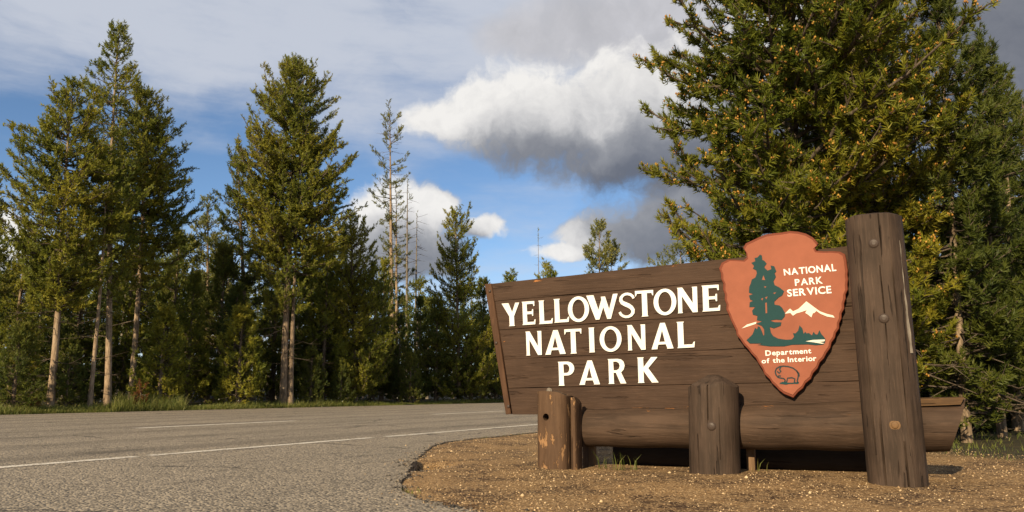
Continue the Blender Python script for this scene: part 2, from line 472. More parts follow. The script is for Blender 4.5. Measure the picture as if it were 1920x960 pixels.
# ------------------------------------------------------------------ road
def asphalt_mat():
    m, t, out = new_mat('chip seal asphalt')
    c = t.new('ShaderNodeTexCoord').outputs['Object']
    v = t.new('ShaderNodeTexVoronoi'); v.inputs['Scale'].default_value = 50; t.l.new(c, v.inputs['Vector'])
    v2 = t.new('ShaderNodeTexVoronoi'); v2.inputs['Scale'].default_value = 30; t.l.new(c, v2.inputs['Vector'])
    sp = t.new('ShaderNodeSeparateColor'); t.l.new(v.outputs['Color'], sp.inputs[0])
    big = t.noise(c, .35, 5, .6)
    # wheel tracks along the road
    cross = t.v('DOT_PRODUCT', c, tuple(RN)); along = t.v('DOT_PRODUCT', c, tuple(RD))
    tr = t.noise(t.comb(t.m('MULTIPLY', cross, .75), t.m('MULTIPLY', along, .025), 0), 1.0, 4, .55)
    k = t.m('ADD', t.m('MULTIPLY', big, .45), t.m('MULTIPLY', tr, .55))
    basec = t.mix(t.step(k, .36, .64), (.150, .124, .092), (.33, .272, .200))
    chip = t.mix(sp.outputs[0], (.065, .056, .044), (.72, .60, .44))
    cc = t.mix(.68, basec, chip)
    pat = t.noise(t.comb(t.m('MULTIPLY', along, .25), cross, 0), 1.6, 4, .6)
    cc = t.mix(t.m('MULTIPLY', t.step(pat, .55, .70), .5), cc, (.045, .037, .03))
    wp_ = t.v('ADD', c, t.v('MULTIPLY', t.v('SUBTRACT', t.noise(c, 2.5, 5, .6, out=1), (.5, .5, .5)), (.7, .7, 0)))
    ve = t.new('ShaderNodeTexVoronoi', feature='DISTANCE_TO_EDGE'); ve.inputs['Scale'].default_value = .33; t.l.new(wp_, ve.inputs['Vector'])
    ckr = t.m('MULTIPLY', t.step(ve.outputs[0], .012, .003), t.step(t.noise(c, .5, 3, .5), .50, .60))
    cc = t.mix(t.m('MULTIPLY', ckr, .75), cc, (.03, .025, .02))
    wt = t.m('SINE', t.m('MULTIPLY', t.v('DOT_PRODUCT', t.v('SUBTRACT', c, tuple(E0)), tuple(RN)), 2 * math.pi / 1.9))
    cc = t.mix(t.m('MULTIPLY', t.m('MULTIPLY', t.step(wt, .1, .95), t.step(t.v('DOT_PRODUCT', t.v('SUBTRACT', c, tuple(E0)), tuple(RN)), .6, 1.6)), t.m('MULTIPLY_ADD', big, .5, .02)), cc, (.085, .068, .05))
    h = t.m('ADD', t.m('MULTIPLY', v.outputs['Distance'], -1.0), t.m('ADD', t.m('MULTIPLY', sp.outputs[1], .5), t.m('MULTIPLY', v2.outputs['Distance'], -.4)))
    principled(t, out, cc, .8, bump(t, h, 1.0, .014), .3)
    return m
me = fill_mesh('road', [poly], .11)
remap(me, lambda c: c - np.array([0, 0, .11]))
road = link('road', me, asphalt_mat()); tag(road, kind='structure', label='grey brown chip seal road with a ragged near edge')
def paint_mat():
    m, t, out = new_mat('worn road paint')
    c = t.new('ShaderNodeTexCoord').outputs['Object']
    v = t.new('ShaderNodeTexVoronoi'); v.inputs['Scale'].default_value = 55; t.l.new(c, v.inputs['Vector'])
    sp = t.new('ShaderNodeSeparateColor'); t.l.new(v.outputs['Color'], sp.inputs[0])
    n = t.noise(c, 3.0, 5, .6)
    wear = t.step(t.m('ADD', sp.outputs[0], t.m('MULTIPLY_ADD', n, 1.5, -.75)), .70, .90)
    cc = t.mix(wear, (.85, .78, .66), (.30, .24, .17))
    principled(t, out, cc, .7, bump(t, v.outputs['Distance'], .7, .006), .3)
    return m
M['paint'] = paint_mat()
def stripe(p0, p1, wd):
    a, b = gp(*p0), gp(*p1); d = (b - a) / np.linalg.norm(b - a); n_ = np.array([-d[1], d[0], 0]) * wd / 2
    K_ = max(2, int(np.linalg.norm(b - a) / .25)); V = []; Fc = []
    for i in range(K_ + 1):
        p = a + (b - a) * i / K_
        for s in (-1, 1):
            q = p + n_ * s * (1 + rng.normal(0, .09)); V.append((q[0], q[1], .0045))
        if i: Fc.append((2 * i - 2, 2 * i, 2 * i + 1, 2 * i - 1))
    link('road_marking', mesh_py('road_marking', V, Fc), M['paint'], road)
el_y = lambda x: 877 - .0803 * x
ce_y = lambda x: 815.3 - .0472 * x
for a, b in ((-700, 254), (279, 697), (723, 1240)): stripe((a, el_y(a)), (b, el_y(b)), .17)
for a, b in ((-760, -330), (255, 552), (812, 945), (1070, 1140)): stripe((a, ce_y(a)), (b, ce_y(b)), .24)

# ------------------------------------------------------------------ the sign
N0 = gp(1690, 912)
TH = R(63)
SU = np.array([math.sin(TH), -math.cos(TH), 0]); SN = np.array([-math.cos(TH), -math.sin(TH), 0])
sign = empty('park_sign', tuple(N0), math.atan2(SU[1], SU[0]))
tag(sign, 'brown timber park entrance sign with white letters and a red arrowhead emblem', 'sign')
CAMP = np.array([0, 0, CH])
def pl(px, py, wd):
    """sign-plane coordinates (along, up) of a pixel on the plane wd in front of the post line"""
    r = ray(px, py); t = ((N0 + SN * wd - CAMP) @ SN) / (r @ SN); p = CAMP + r * t
    return float((p - N0) @ SU), float(p[2])
def to_sign(me, wd):                        # plate (u, v, depth) -> sign space (x along, y into the board, z up)
    return remap(me, lambda c: np.stack([c[:, 0], -(wd + c[:, 2]), c[:, 1]], 1))
def plate(name, pxloops, wd, depth, mat, parent, bevel=0.0, raw=False, off=0.0):
    lp = pxloops if raw else [[pl(x, y, wd + depth) for x, y in q] for q in pxloops]
    o = link(name, to_sign(fill_mesh(name, lp, depth, bevel, off), wd), mat, parent)
    return o
WB = -.45                                   # front of the board
board = empty('board'); board.parent = sign
def lineat(p, q, u): return p[1] + (q[1] - p[1]) * (u - p[0]) / (q[0] - p[0])
rows_px = [((910, 533), (1585, 462)), ((960, 562), (1345, 528)), ((937, 618.5), (1359, 590)), ((941, 674), (1359, 655)), ((1000, 727), (1289, 721)), ((950, 777.5), (1100, 775.5))]
rows = [(pl(*a, WB), pl(*b, WB)) for a, b in rows_px]
Lt, Lb = pl(910, 533, WB), pl(950, 777, WB)
It, Ib = pl(922, 533, WB), pl(960, 776, WB)
def ux(a, b, v): return a[0] + (b[0] - a[0]) * (v - a[1]) / (b[1] - a[1])
UR = .16
rr = random.Random(3)
for i in range(5):
    t0, t1 = rows[i], rows[i + 1]
    g_ = .0018
    def edge(ln, u): return lineat(ln[0], ln[1], u)
    uL_t = ux(It, Ib, edge(t0, It[0])) + .004; uL_b = ux(It, Ib, edge(t1, Ib[0])) + .004
    top = []; bot = []
    for k in range(15):
        f = k / 14
        u = uL_t + (UR - uL_t) * f; top.append((u, edge(t0, u) - (g_ if i else 0) + rr.uniform(-.0025, .0025)))
        u = uL_b + (UR - uL_b) * f; bot.append((u, edge(t1, u) + (g_ if i < 4 else 0) + rr.uniform(-.0025, .0025)))
    dz = rr.uniform(-.006, .004)
    plate('plank', [bot + top[::-1]], WB - .085 + dz, .085, M['plank'], board, bevel=.003, raw=True)
# backing that closes the joints from behind
plate('backing_board', [[pl(925, 560, WB - .09), pl(960, 765, WB - .09), (UR, .55), (UR, 1.80)]], WB - .115, .025, M['darkwood'], board, raw=True)
plate('end_trim', [[Lt, (It[0], edge(rows[0], It[0])), Ib, Lb]], WB - .10, .122, M['trimwood'], board, bevel=.006, raw=True)
def bolt(name, px, py, wd, rad, hgt, parent, mat, washer=True):
    u, v = pl(px, py, wd); V = []; Fc = []; n_ = 14
    prof = ([(rad, 0), (rad, hgt * .5), (rad * .93, hgt * .62), (rad * .62, hgt * .66), (rad * .56, hgt), (rad * .3, hgt * 1.1)] if washer else
            [(rad, 0), (rad * .96, hgt * .6), (rad * .7, hgt * .95), (rad * .3, hgt * 1.1)])
    for (r_, h_) in prof:
        for k in range(n_):
            a = 2 * math.pi * k / n_; V.append((u + r_ * math.cos(a), -(wd + h_), v + r_ * math.sin(a)))
    for j in range(len(prof) - 1):
        for k in range(n_): Fc.append((j * n_ + k, j * n_ + (k + 1) % n_, (j + 1) * n_ + (k + 1) % n_, (j + 1) * n_ + k))
    Fc.append(tuple(range((len(prof) - 1) * n_, len(prof) * n_)))
    return link(name, mesh_py(name, V, Fc), mat, parent)
for q in ((918.5, 546), (930.5, 643), (953.5, 762)): bolt('bolt', *q, WB + .022, .017, .012, board, M['iron'], False)

# --- letters
def arc(cx, cy, rx, ry, a0, a1, n_): return [(cx + rx * math.cos(R(a0 + (a1 - a0) * i / n_)), cy + ry * math.sin(R(a0 + (a1 - a0) * i / n_))) for i in range(n_ + 1)]
def stroke(pts, wds, asp=1.0):
    P = [Vector((x * asp, y)) for x, y in pts]; Lf = []; Rt = []
    for i, p in enumerate(P):
        d = (P[min(i + 1, len(P) - 1)] - P[max(i - 1, 0)]).normalized(); n_ = Vector((-d.y, d.x))
        wd = wds[i] if isinstance(wds, (list, tuple)) else wds
        Lf.append(((p + n_ * wd / 2).x / asp, (p + n_ * wd / 2).y)); Rt.append(((p - n_ * wd / 2).x / asp, (p - n_ * wd / 2).y))
    return Lf + Rt[::-1]
S_c = [(.90, .74), (.84, .83), (.72, .905), (.56, .935), (.42, .93), (.28, .885), (.18, .80), (.165, .70), (.24, .615), (.40, .55), (.58, .49), (.74, .41), (.83, .31), (.82, .20), (.72, .115), (.56, .065), (.40, .065), (.26, .10), (.14, .17), (.07, .27)]
S_w = [.11, .12, .12, .12, .12, .125, .14, .155, .17, .185, .185, .17, .16, .15, .135, .125, .12, .12, .12, .11]
GL = {
 'E': [[(0, 0), (.98, 0), (1, .24), (.90, .22), (.85, .135), (.40, .135), (.40, .44), (.72, .44), (.75, .36), (.85, .36), (.85, .66), (.75, .66), (.72, .575), (.40, .575), (.40, .865), (.82, .865), (.86, .77), (.96, .77), (.95, 1), (0, 1), (.06, .93), (.06, .07)]],
 'L': [[(0, 0), (.97, 0), (1, .25), (.90, .22), (.84, .14), (.40, .14), (.40, .93), (.46, 1), (0, 1), (.06, .93), (.06, .07)]],
 'Y': [[(0, 1), (.40, 1), (.58, .62), (.76, 1), (1, 1), (.69, .42), (.69, .06), (.74, 0), (.36, 0), (.41, .06), (.41, .42)]],
 'O': [arc(.5, .5, .5, .515, 0, 348, 29), arc(.5, .5, .275, .375, 0, 345, 23)],
 'W': [[(0, 1), (.24, 1), (.375, .42), (.47, .80), (.455, .92), (.60, .92), (.71, .42), (.84, 1), (1, 1), (.765, 0), (.635, 0), (.53, .46), (.405, 0), (.275, 0)]],
 'S': [stroke(S_c, S_w, .68)],
 'T': [[(0, 1), (1, 1), (1, .76), (.92, .79), (.88, .87), (.665, .87), (.665, .07), (.72, 0), (.30, 0), (.355, .07), (.355, .87), (.12, .87), (.08, .79), (0, .76)]],
 'N': [[(0, 0), (.30, 0), (.26, .06), (.26, .62), (.74, 0), (1, 0), (1, 1), (.71, 1), (.75, .94), (.75, .40), (.28, 1), (0, 1), (.04, .94), (.04, .06)]],
 'A': [[(0, 0), (.30, 0), (.29, .05), (.33, .17), (.64, .17), (.69, .05), (.68, 0), (1, 0), (.64, 1), (.42, 1)], [(.375, .29), (.60, .29), (.50, .68)]],
 'I': [[(0, 0), (1, 0), (.92, .06), (.92, .94), (1, 1), (0, 1), (.08, .94), (.08, .06)]],
 'P': [[(0, 0), (.42, 0), (.37, .06), (.37, .41), (.58, .41)] + arc(.58, .705, .42, .295, -80, 80, 9) + [(.58, 1), (0, 1), (.06, .94), (.06, .06)], [(.37, .54), (.52, .54)] + arc(.52, .705, .17, .165, -70, 70, 6) + [(.52, .87), (.37, .87)]],
 'R': [[(0, 0), (.37, 0), (.33, .06), (.33, .43), (.43, .43), (.66, 0), (1, 0), (.73, .45), (.87, .56), (.93, .72), (.87, .88), (.74, .97), (.55, 1), (0, 1), (.05, .94), (.05, .06)], [(.33, .55), (.48, .55), (.60, .61), (.64, .71), (.60, .81), (.48, .87), (.33, .87)]],
 'K': [[(0, 0), (.35, 0), (.31, .06), (.31, .44), (.66, 0), (1, 0), (.53, .57), (.98, 1), (.66, 1), (.31, .63), (.31, .94), (.35, 1), (0, 1), (.04, .94), (.04, .06)]],
}
def cpx(x, y): return 880 + x / 2.2854, 380 + y / 2.2854
ROWS = [(-.066, [('Y', 138, 216, 429, 530), ('E', 224, 283, 422, 524), ('L', 295, 357, 417, 520), ('L', 360, 427, 410, 514), ('O', 421, 514, 402, 511), ('W', 501, 638, 393, 501), ('S', 637, 713, 384, 496), ('T', 710, 790, 375, 489), ('O', 788, 888, 369, 482), ('N', 889, 978, 361, 473), ('E', 994, 1075, 352, 466)]),
        (-.051, [('N', 240, 310, 550, 655), ('A', 322, 413, 545, 651), ('T', 407, 482, 540, 648), ('I', 510, 538, 534, 643), ('O', 557, 653, 530, 639), ('N', 675, 755, 522, 633), ('A', 777, 875, 514, 628), ('L', 887, 966, 508, 623)]),
        (-.027, [('P', 378, 451, 680, 785), ('A', 468, 560, 675, 781), ('R', 592, 673, 668, 777), ('K', 718, 812, 661, 773)])]
for slope, lst in ROWS:
    for ch, x0, x1, yt, yb in lst:
        loops = []
        for lp in GL[ch]:
            q = []
            for (a, b) in lp:
                X = x0 + (x1 - x0) * a; Y = yb + (yt - yb) * b + slope * (a - .5) * (x1 - x0)
                X += (1 - b) * 0.035 * (yb - yt)
                q.append(cpx(X - .017 * (yb - yt), Y))
            loops.append(q)
        plate('letter', loops, WB, .012, M['white'], board, bevel=.0015, off=-.0025)

# --- arrowhead emblem
def epx(x, y): return 1320 + x / 2.667, 400 + y / 2.667
EM = [(430, 88), (470, 91), (510, 101), (545, 120), (572, 150), (553, 168), (560, 186), (600, 190), (640, 189), (680, 191), (705, 204), (713, 235), (715, 258), (720, 285), (717, 305), (721, 330), (717, 355), (720, 380), (708, 405), (709, 425), (700, 450), (702, 475), (688, 500), (688, 525), (676, 550), (676, 575), (660, 598), (655, 622), (638, 645), (632, 672), (612, 700), (600, 725), (580, 745), (568, 775), (545, 800), (535, 828), (508, 850), (495, 875), (470, 895), (447, 923), (425, 914), (400, 904), (375, 885), (360, 868), (340, 850), (328, 830), (302, 805), (292, 780), (272, 750), (258, 724), (236, 702), (220, 680), (196, 655), (180, 630), (162, 608), (160, 588), (146, 560), (134, 535), (122, 505), (110, 480), (112, 455), (102, 430), (104, 405), (94, 380), (96, 350), (84, 325), (84, 300), (74, 275), (88, 246), (120, 231), (160, 232), (197, 235), (213, 220), (209, 195), (195, 172), (208, 150), (240, 135), (272, 120), (310, 105), (350, 99), (390, 95)]
emb = empty('arrowhead_emblem'); emb.parent = sign
WE = WB + .075
cxe, cye = 400, 480
emo = plate('arrowhead_plate', [[epx(x, y) for x, y in EM]], WB + .004, .07, M['emblem_edge'], emb, bevel=.006)
plate('arrowhead_face', [[epx(cxe + (x - cxe) * .966, cye + (y - cye) * .972) for x, y in EM]], WE - .012, .018, M['emblem'], emb, bevel=.006)
WF = WE + .0065
TREE = [(280, 208), (268, 222), (254, 224), (258, 240), (238, 248), (252, 262), (246, 276), (262, 284), (266, 300), (258, 322), (240, 332), (236, 350), (228, 368), (226, 396), (246, 404), (226, 412), (232, 430), (246, 438), (230, 446), (228, 468), (256, 468), (242, 488), (246, 506), (268, 512), (266, 534), (292, 540), (262, 552), (290, 562), (302, 580), (303, 606), (297, 614), (288, 592), (278, 570), (270, 566), (266, 582), (256, 574), (250, 592), (244, 606), (228, 622), (214, 634), (230, 650), (270, 650), (294, 652), (270, 658), (330, 664), (400, 664), (440, 656), (520, 654), (560, 658), (596, 655), (604, 645), (606, 630), (596, 616), (586, 606), (577, 586), (568, 608), (556, 606), (548, 594), (540, 612), (524, 600), (512, 602), (506, 594), (498, 604), (490, 576), (478, 562), (472, 588), (458, 602), (446, 600), (452, 618), (440, 632), (410, 634), (370, 628), (345, 615), (333, 598), (328, 568), (350, 574), (382, 562), (386, 546), (352, 546), (330, 536), (360, 530), (388, 532), (402, 516), (404, 500), (388, 472), (376, 462), (352, 458), (350, 442), (372, 420), (390, 410), (399, 390), (376, 372), (352, 360), (346, 340), (358, 318), (352, 300), (360, 290), (350, 266), (334, 262), (338, 280), (318, 288), (304, 276), (300, 268), (312, 252), (300, 238), (290, 234), (288, 212)]
def eplate(name, loops, wd, th, mat): return plate(name, [[epx(x, y) for x, y in l] for l in loops], wd, th, mat, emb)
def grow(l, k):
    P = [Vector(p) for p in l]; o = []
    A = sum(P[i].x * P[(i + 1) % len(P)].y - P[(i + 1) % len(P)].x * P[i].y for i in range(len(P)))
    s = 1 if A > 0 else -1
    for i in range(len(P)):
        d1 = (P[i] - P[i - 1]).normalized(); d2 = (P[(i + 1) % len(P)] - P[i]).normalized()
        n_ = Vector((d1.y + d2.y, -(d1.x + d2.x)))
        n_ = n_.normalized() * s if n_.length > .2 else Vector((0, 0))
        o.append(tuple(P[i] + n_ * k))
    return o
eplate('tree_outline', [grow(TREE, 2.0)], WF, .002, M['tealline'])
eplate('painted_tree', [TREE], WF + .002, .002, M['teal'])
for hl in ([(297, 310), (306, 334), (290, 332)], [(285, 428), (296, 422), (292, 436)], [(305, 420), (318, 416), (312, 430)], [(346, 398), (362, 394), (352, 404)], [(306, 448), (314, 446), (316, 498), (308, 500)], [(300, 365), (312, 366), (306, 374)]):
    eplate('bark_gap', [hl], WF + .004, .0015, M['emblem'])
eplate('painted_mountain', [[(404, 502), (430, 476), (445, 490), (472, 478), (512, 440), (552, 470), (580, 490), (615, 503), (645, 510), (654, 522), (615, 516), (582, 502), (562, 488), (552, 498), (544, 500), (537, 520), (520, 506), (506, 498), (514, 484), (484, 494), (462, 500), (445, 512), (432, 498)]], WF, .003, M['cream'])
eplate('painted_mountain', [[(188, 576), (215, 556), (262, 542), (260, 552), (228, 563)]], WF, .003, M['cream'])
eplate('painted_lake', [[(508, 640), (545, 633), (606, 631), (602, 640), (576, 643), (603, 650), (590, 652), (550, 645)]], WF + .004, .002, M['cream'])
BI = [(362, 776), (380, 766), (398, 764), (420, 766), (445, 774), (464, 788), (472, 806), (470, 822), (466, 838), (470, 848)]
for s in (BI, [(362, 776), (356, 792), (360, 808), (370, 820), (384, 824), (398, 826), (406, 834), (402, 846)], [(402, 846), (414, 842), (418, 824), (440, 822), (454, 828), (452, 846)], [(384, 768), (378, 780), (384, 790), (376, 800), (366, 790)], [(370, 820), (374, 812), (384, 814)], [(462, 788), (474, 800), (476, 816)], [(382, 848), (410, 850), (440, 850), (474, 846)]):
    eplate('painted_bison', [stroke(s, 7.0)], WF, .002, M['tealline'])
eplate('painted_bison', [[(376, 852), (392, 842), (430, 848), (476, 846), (470, 853), (430, 852), (410, 857)]], WF + .002, .001, M['teal'])
def text_plate(s, quad, mat, heavy=.022):
    """quad = crop-pixel corners TL TR BR BL"""
    chars = []; x = 0.0
    for ch in s:
        if ch == ' ': x += .30; continue
        cu = bpy.data.curves.new('letter', 'FONT'); cu.body = ch; cu.size = 1; cu.extrude = .5; cu.offset = heavy; cu.resolution_u = 3
        me = curve_mesh('letter', cu, 0)
        c = np.empty(len(me.vertices) * 3, np.float32); me.vertices.foreach_get('co', c); c = c.reshape(-1, 3).astype(float)
        c[:, 0] += x - c[:, 0].min(); x = c[:, 0].max() + (.10 if ch.isupper() else .075)
        chars.append((me, c))
    x0, x1 = 0.0, max(c[:, 0].max() for _, c in chars)
    y0, y1 = 0.0, .70
    TL, TR, BR, BL = [np.array(q, float) for q in quad]
    for me, c in chars:
        o = np.zeros_like(c)
        for i, p in enumerate(c):
            a = (p[0] - x0) / (x1 - x0); b = (p[1] - y0) / (y1 - y0)
            q = (BL * (1 - a) + BR * a) * (1 - b) + (TL * (1 - a) + TR * a) * b
            u, v = pl(*epx(*q), WF + .003); o[i] = (u, -(WF + (.004 if p[2] > 0 else 0.0)), v)
        me.vertices.foreach_set('co', o.astype(np.float32).ravel()); me.update()
        link('letter', me, mat, emb)
text_plate('NATIONAL', [(397, 279), (658, 252), (662, 287), (401, 310)], M['white'])
text_plate('PARK', [(453, 330), (591, 316), (595, 350), (456, 362)], M['white'])
text_plate('SERVICE', [(414, 382), (634, 362), (638, 398), (418, 416)], M['white'])
text_plate('Department', [(306, 686), (535, 674), (537, 699), (308, 712)], M['white'])
text_plate('of the Interior', [(287, 727), (561, 711), (563, 737), (289, 750)], M['white'])

# --- posts and logs
def post_mesh(name, ub, ut, wc, zt, rad, seed, flat=0.0, top=.6, zb=-.35, cracks=()):
    """round timber post with a faceted top; ub/ut = along-position at ground and top"""
    r_ = random.Random(seed); V = []; Fc = []
    angs = [(2 * math.pi * k / 40, None) for k in range(40)]
    for ci, (ca_, z0_, z1_, dp_, hw_) in enumerate(cracks):
        hw_ = hw_ / rad; ca_ = R(ca_)
        angs = [q for q in angs if abs(q[0] - ca_) > hw_ * 1.6] + [(ca_ - hw_, None), (ca_, ci), (ca_ + hw_, None)]
    angs.sort(); n_ = len(angs)
    h = [(r_.uniform(0, 6.28), r_.uniform(.004, .012)) for _ in range(6)]
    fac = [(math.cos(a), math.sin(a)) for a in (r_.uniform(.2, .6) + k * math.pi * 2 / 5 for k in range(5))]
    def rad_at(a, z): return rad * (1 + sum(q * math.sin((k + 2) * a + p + z * .6 * (k % 2)) for k, (p, q) in enumerate(h)))
    def drop(x, y):
        d = max(x * fx + y * fy for fx, fy in fac) / rad - .22
        return max(0, d) * top * rad
    zs = [zb] + [zb + (zt - zb) * i / 22 for i in range(1, 23)]
    for j, z in enumerate(zs):
        for k in range(n_):
            a = angs[k][0]; R_ = rad_at(a, z)
            x, y = R_ * math.cos(a), R_ * math.sin(a)
            if flat and y > rad * flat: y = rad * flat + (y - rad * flat) * .4
            if angs[k][1] is not None:
                _, z0_, z1_, dp_, _ = cracks[angs[k][1]]
                q_ = max(0, min(1, (z - z0_) / .15, (z1_ - z) / .15)); x -= math.cos(a) * dp_ * q_; y -= math.sin(a) * dp_ * q_; x += .008 * math.sin(z * 9 + a)
            zz = z
            f = max(0, (z - zt + .3) / .3) if z > zt - .3 else 0
            zz = z - drop(x, y) * f ** 2
            s = (zz - 0) / (zt - 0)
            V.append((ub + (ut - ub) * s + x, -(wc + y), zz))
    base_ = (len(zs) - 1) * n_
    prev = base_
    for fr in (.94, .78, .5, .22):
        cur = len(V)
        for k in range(n_):
            a = angs[k][0]; R_ = rad_at(a, zt) * fr
            x, y = R_ * math.cos(a), R_ * math.sin(a)
            if flat and y > rad * flat: y = rad * flat + (y - rad * flat) * .4
            V.append((ut + x, -(wc + y), zt - drop(x, y) + (.006 if fr < .95 else 0)))
        for k in range(n_): Fc.append((prev + k, prev + (k + 1) % n_, cur + (k + 1) % n_, cur + k))
        prev = cur
    Fc.append(tuple(prev + k for k in range(n_)))
    for j in range(len(zs) - 1):
        for k in range(n_): Fc.append((j * n_ + k, j * n_ + (k + 1) % n_, (j + 1) * n_ + (k + 1) % n_, (j + 1) * n_ + k))
    Fc = [tuple(reversed(f)) for f in Fc]
    me = mesh_py(name, V, Fc, True)
    me.set_sharp_from_angle(angle=R(32))
    return me
RP = .222
ub, _ = pl(1690, 912, -RP * .3); ut, zt = pl(1636, 405, -RP)
ub2, _ = pl(1684, 905, -RP)
tall = link('tall_post', post_mesh('tall_post', ub2, ut, -RP, zt + .01, RP, 5, flat=.86, top=.26, cracks=((112, -.3, .55, .03, .010), (84, 1.0, 1.75, .02, .006), (70, -.3, .35, .03, .009), (126, .2, 1.2, .018, .006), (60, .3, 1.9, .015, .006), (78, 1.75, 2.3, .02, .006))), M['postwood'], sign)
for (x, y, mt) in ((1638.5, 457, M['iron']), (1657.5, 597.5, M['iron']), (1678, 797, M['rustiron'])):
    bolt('bolt', x, y, -RP + RP * .835, .043, .028, tall, mt, mt is M['rustiron'])
# pale split running down the right flank of the tall post
a0, a1 = pl(1684, 451, -.10), pl(1711, 662, -.10)
V = []; Fc = []
for i in range(13):
    f = i / 12; u_ = a0[0] + (a1[0] - a0[0]) * f; z_ = a0[1] + (a1[1] - a0[1]) * f; wd = (.016 if i < 3 else .010) * (1 + .3 * math.sin(i * 2.1))
    for (du, dw) in ((-wd, .0), (-wd, .02), (wd, .008), (wd, -.02)): V.append((u_ + du - .005, -(-.105 + dw), z_))
    if i:
        b_ = 4 * i - 4
        for k in range(3): Fc.append((b_ + k, b_ + k + 1, b_ + k + 5, b_ + k + 4))
link('splinter_strip', mesh_py('splinter_strip', V, Fc), M['bark_grey'], tall)
ubm, _ = pl(1342, 893, -RP); utm, ztm = pl(1338, 704, -RP)
RM = .213
mid = link('short_post', post_mesh('short_post', ubm, utm, -RM, ztm, RM, 11, flat=.88, top=.62, cracks=((93, .42, 1.2, .03, .007), (118, -.3, .4, .02, .006), (66, .1, .6, .018, .005))), M['postwood'], sign)
bolt('bolt', 1334.5, 799, -RM + RM * .875, .040, .022, mid, M['iron'], False)
# the split post at the far end: a front slab with a bored hole and a loose strip behind it
def slab_mesh(name, q, w0, w1, ztops, seed, cuts=10, zb=-.3, round_=.04, bow=.0):
    """upright slab between along-positions q[0] (left) and q[1] (right), depth w0..w1, slanting top"""
    r_ = random.Random(seed); V = []; Fc = []
    n_ = 20; zs = [zb + (1.0) * i / 16 for i in range(17)]
    uL, uR = q; hw = (uR - uL) / 2; cu_ = (uL + uR) / 2; hd = (w1 - w0) / 2; cd = (w0 + w1) / 2
    for i in range(17):
        for k in range(n_):
            a = 2 * math.pi * k / n_; c_, s_ = math.cos(a), math.sin(a)
            ex = .45
            x = math.copysign(abs(c_) ** ex, c_) * hw; y = math.copysign(abs(s_) ** ex, s_) * hd
            if y > 0: y += bow * (1 - (x / hw) ** 2)
            ztop = ztops[0] + (ztops[1] - ztops[0]) * (x + hw) / (2 * hw) - abs(x / hw) ** 3 * .03 - (.02 if y < 0 else 0) + r_.uniform(-.006, .006) * (i == 16)
            z = zb + (ztop - zb) * i / 16
            wob = 1 + .02 * math.sin(3 * z + k) * (k % 3 == 0)
            V.append((cu_ + x * wob, -(cd + y), z))
        if i:
            for k in range(n_):
                b_ = (i - 1) * n_; Fc.append((b_ + k, b_ + n_ + k, b_ + n_ + (k + 1) % n_, b_ + (k + 1) % n_))
    V.append((cu_, -cd, (ztops[0] + ztops[1]) / 2 + .012)); c_ = len(V) - 1; b_ = 16 * n_
    for k in range(n_): Fc.append((b_ + k, c_, b_ + (k + 1) % n_))
    Fc.append(tuple(range(n_)))
    me = mesh_py(name, V, Fc, True); me.set_sharp_from_angle(angle=R(35))
    return me
uA, zA = pl(1003, 735, -.05); uB, zB = pl(1060, 737, -.05)
slab = slab_mesh('weathered_post', (uA, uB), -.34, -.05, (zA + .02, zB + .005), 4, bow=.03)
wp = link('weathered_post', slab, M['oldpost'], sign); wp['label'] = 'weathered split post with flaking paint'
hu, hz = pl(1024, 782, -.03)
# bore the hole
cyl = bpy.data.meshes.new('cut')
n_ = 16; cyl.from_pydata([(hu + .034 * math.cos(2 * math.pi * k / n_), yv, hz + .034 * math.sin(2 * math.pi * k / n_)) for yv in (-.1, .14) for k in range(n_)], [],
    [tuple(range(n_)), tuple(reversed(range(n_, 2 * n_)))] + [(k, n_ + k, n_ + (k + 1) % n_, (k + 1) % n_) for k in range(n_)])
cyl.update()
import bmesh
bm = bmesh.new(); bm.from_mesh(cyl); bmesh.ops.recalc_face_normals(bm, faces=bm.faces); bm.to_mesh(cyl); bm.free()
bm = bmesh.new(); bm.from_mesh(slab); bmesh.ops.recalc_face_normals(bm, faces=bm.faces); bm.to_mesh(slab); bm.free()
co = bpy.data.objects.new('cut', cyl); col.objects.link(co); co.parent = sign
md = wp.modifiers.new('hole', 'BOOLEAN'); md.object = co; md.operation = 'DIFFERENCE'; md.solver = 'EXACT'
dg = bpy.context.evaluated_depsgraph_get(); dg.update()
nm = bpy.data.meshes.new_from_object(wp.evaluated_get(dg), depsgraph=dg)
wp.modifiers.clear(); wp.data = nm; bpy.data.objects.remove(co)
if not nm.materials: nm.materials.append(M['oldpost'])
bolt('bolt', 1024, 783, -.17, .02, .05, wp, M['rustiron'], False)
bolt('knot', 1030, 733, -.035, .030, .012, wp, M['bark_grey'], True)
uC, zC = pl(1068, 741, -.12); uD, zD = pl(1079, 752, -.12)
link('split_strip', slab_mesh('split_strip', (uC, uD), -.30, -.12, (zC, zD), 9), M['oldpost'], sign)
uE, zE = pl(1082, 757, -.3); uG, zG = pl(1093, 775, -.3)
link('split_strip', slab_mesh('split_strip', (uC + .05, uG - .01), -.46, -.31, (zE + .0, zG - .03), 19), M['postwood'], sign)
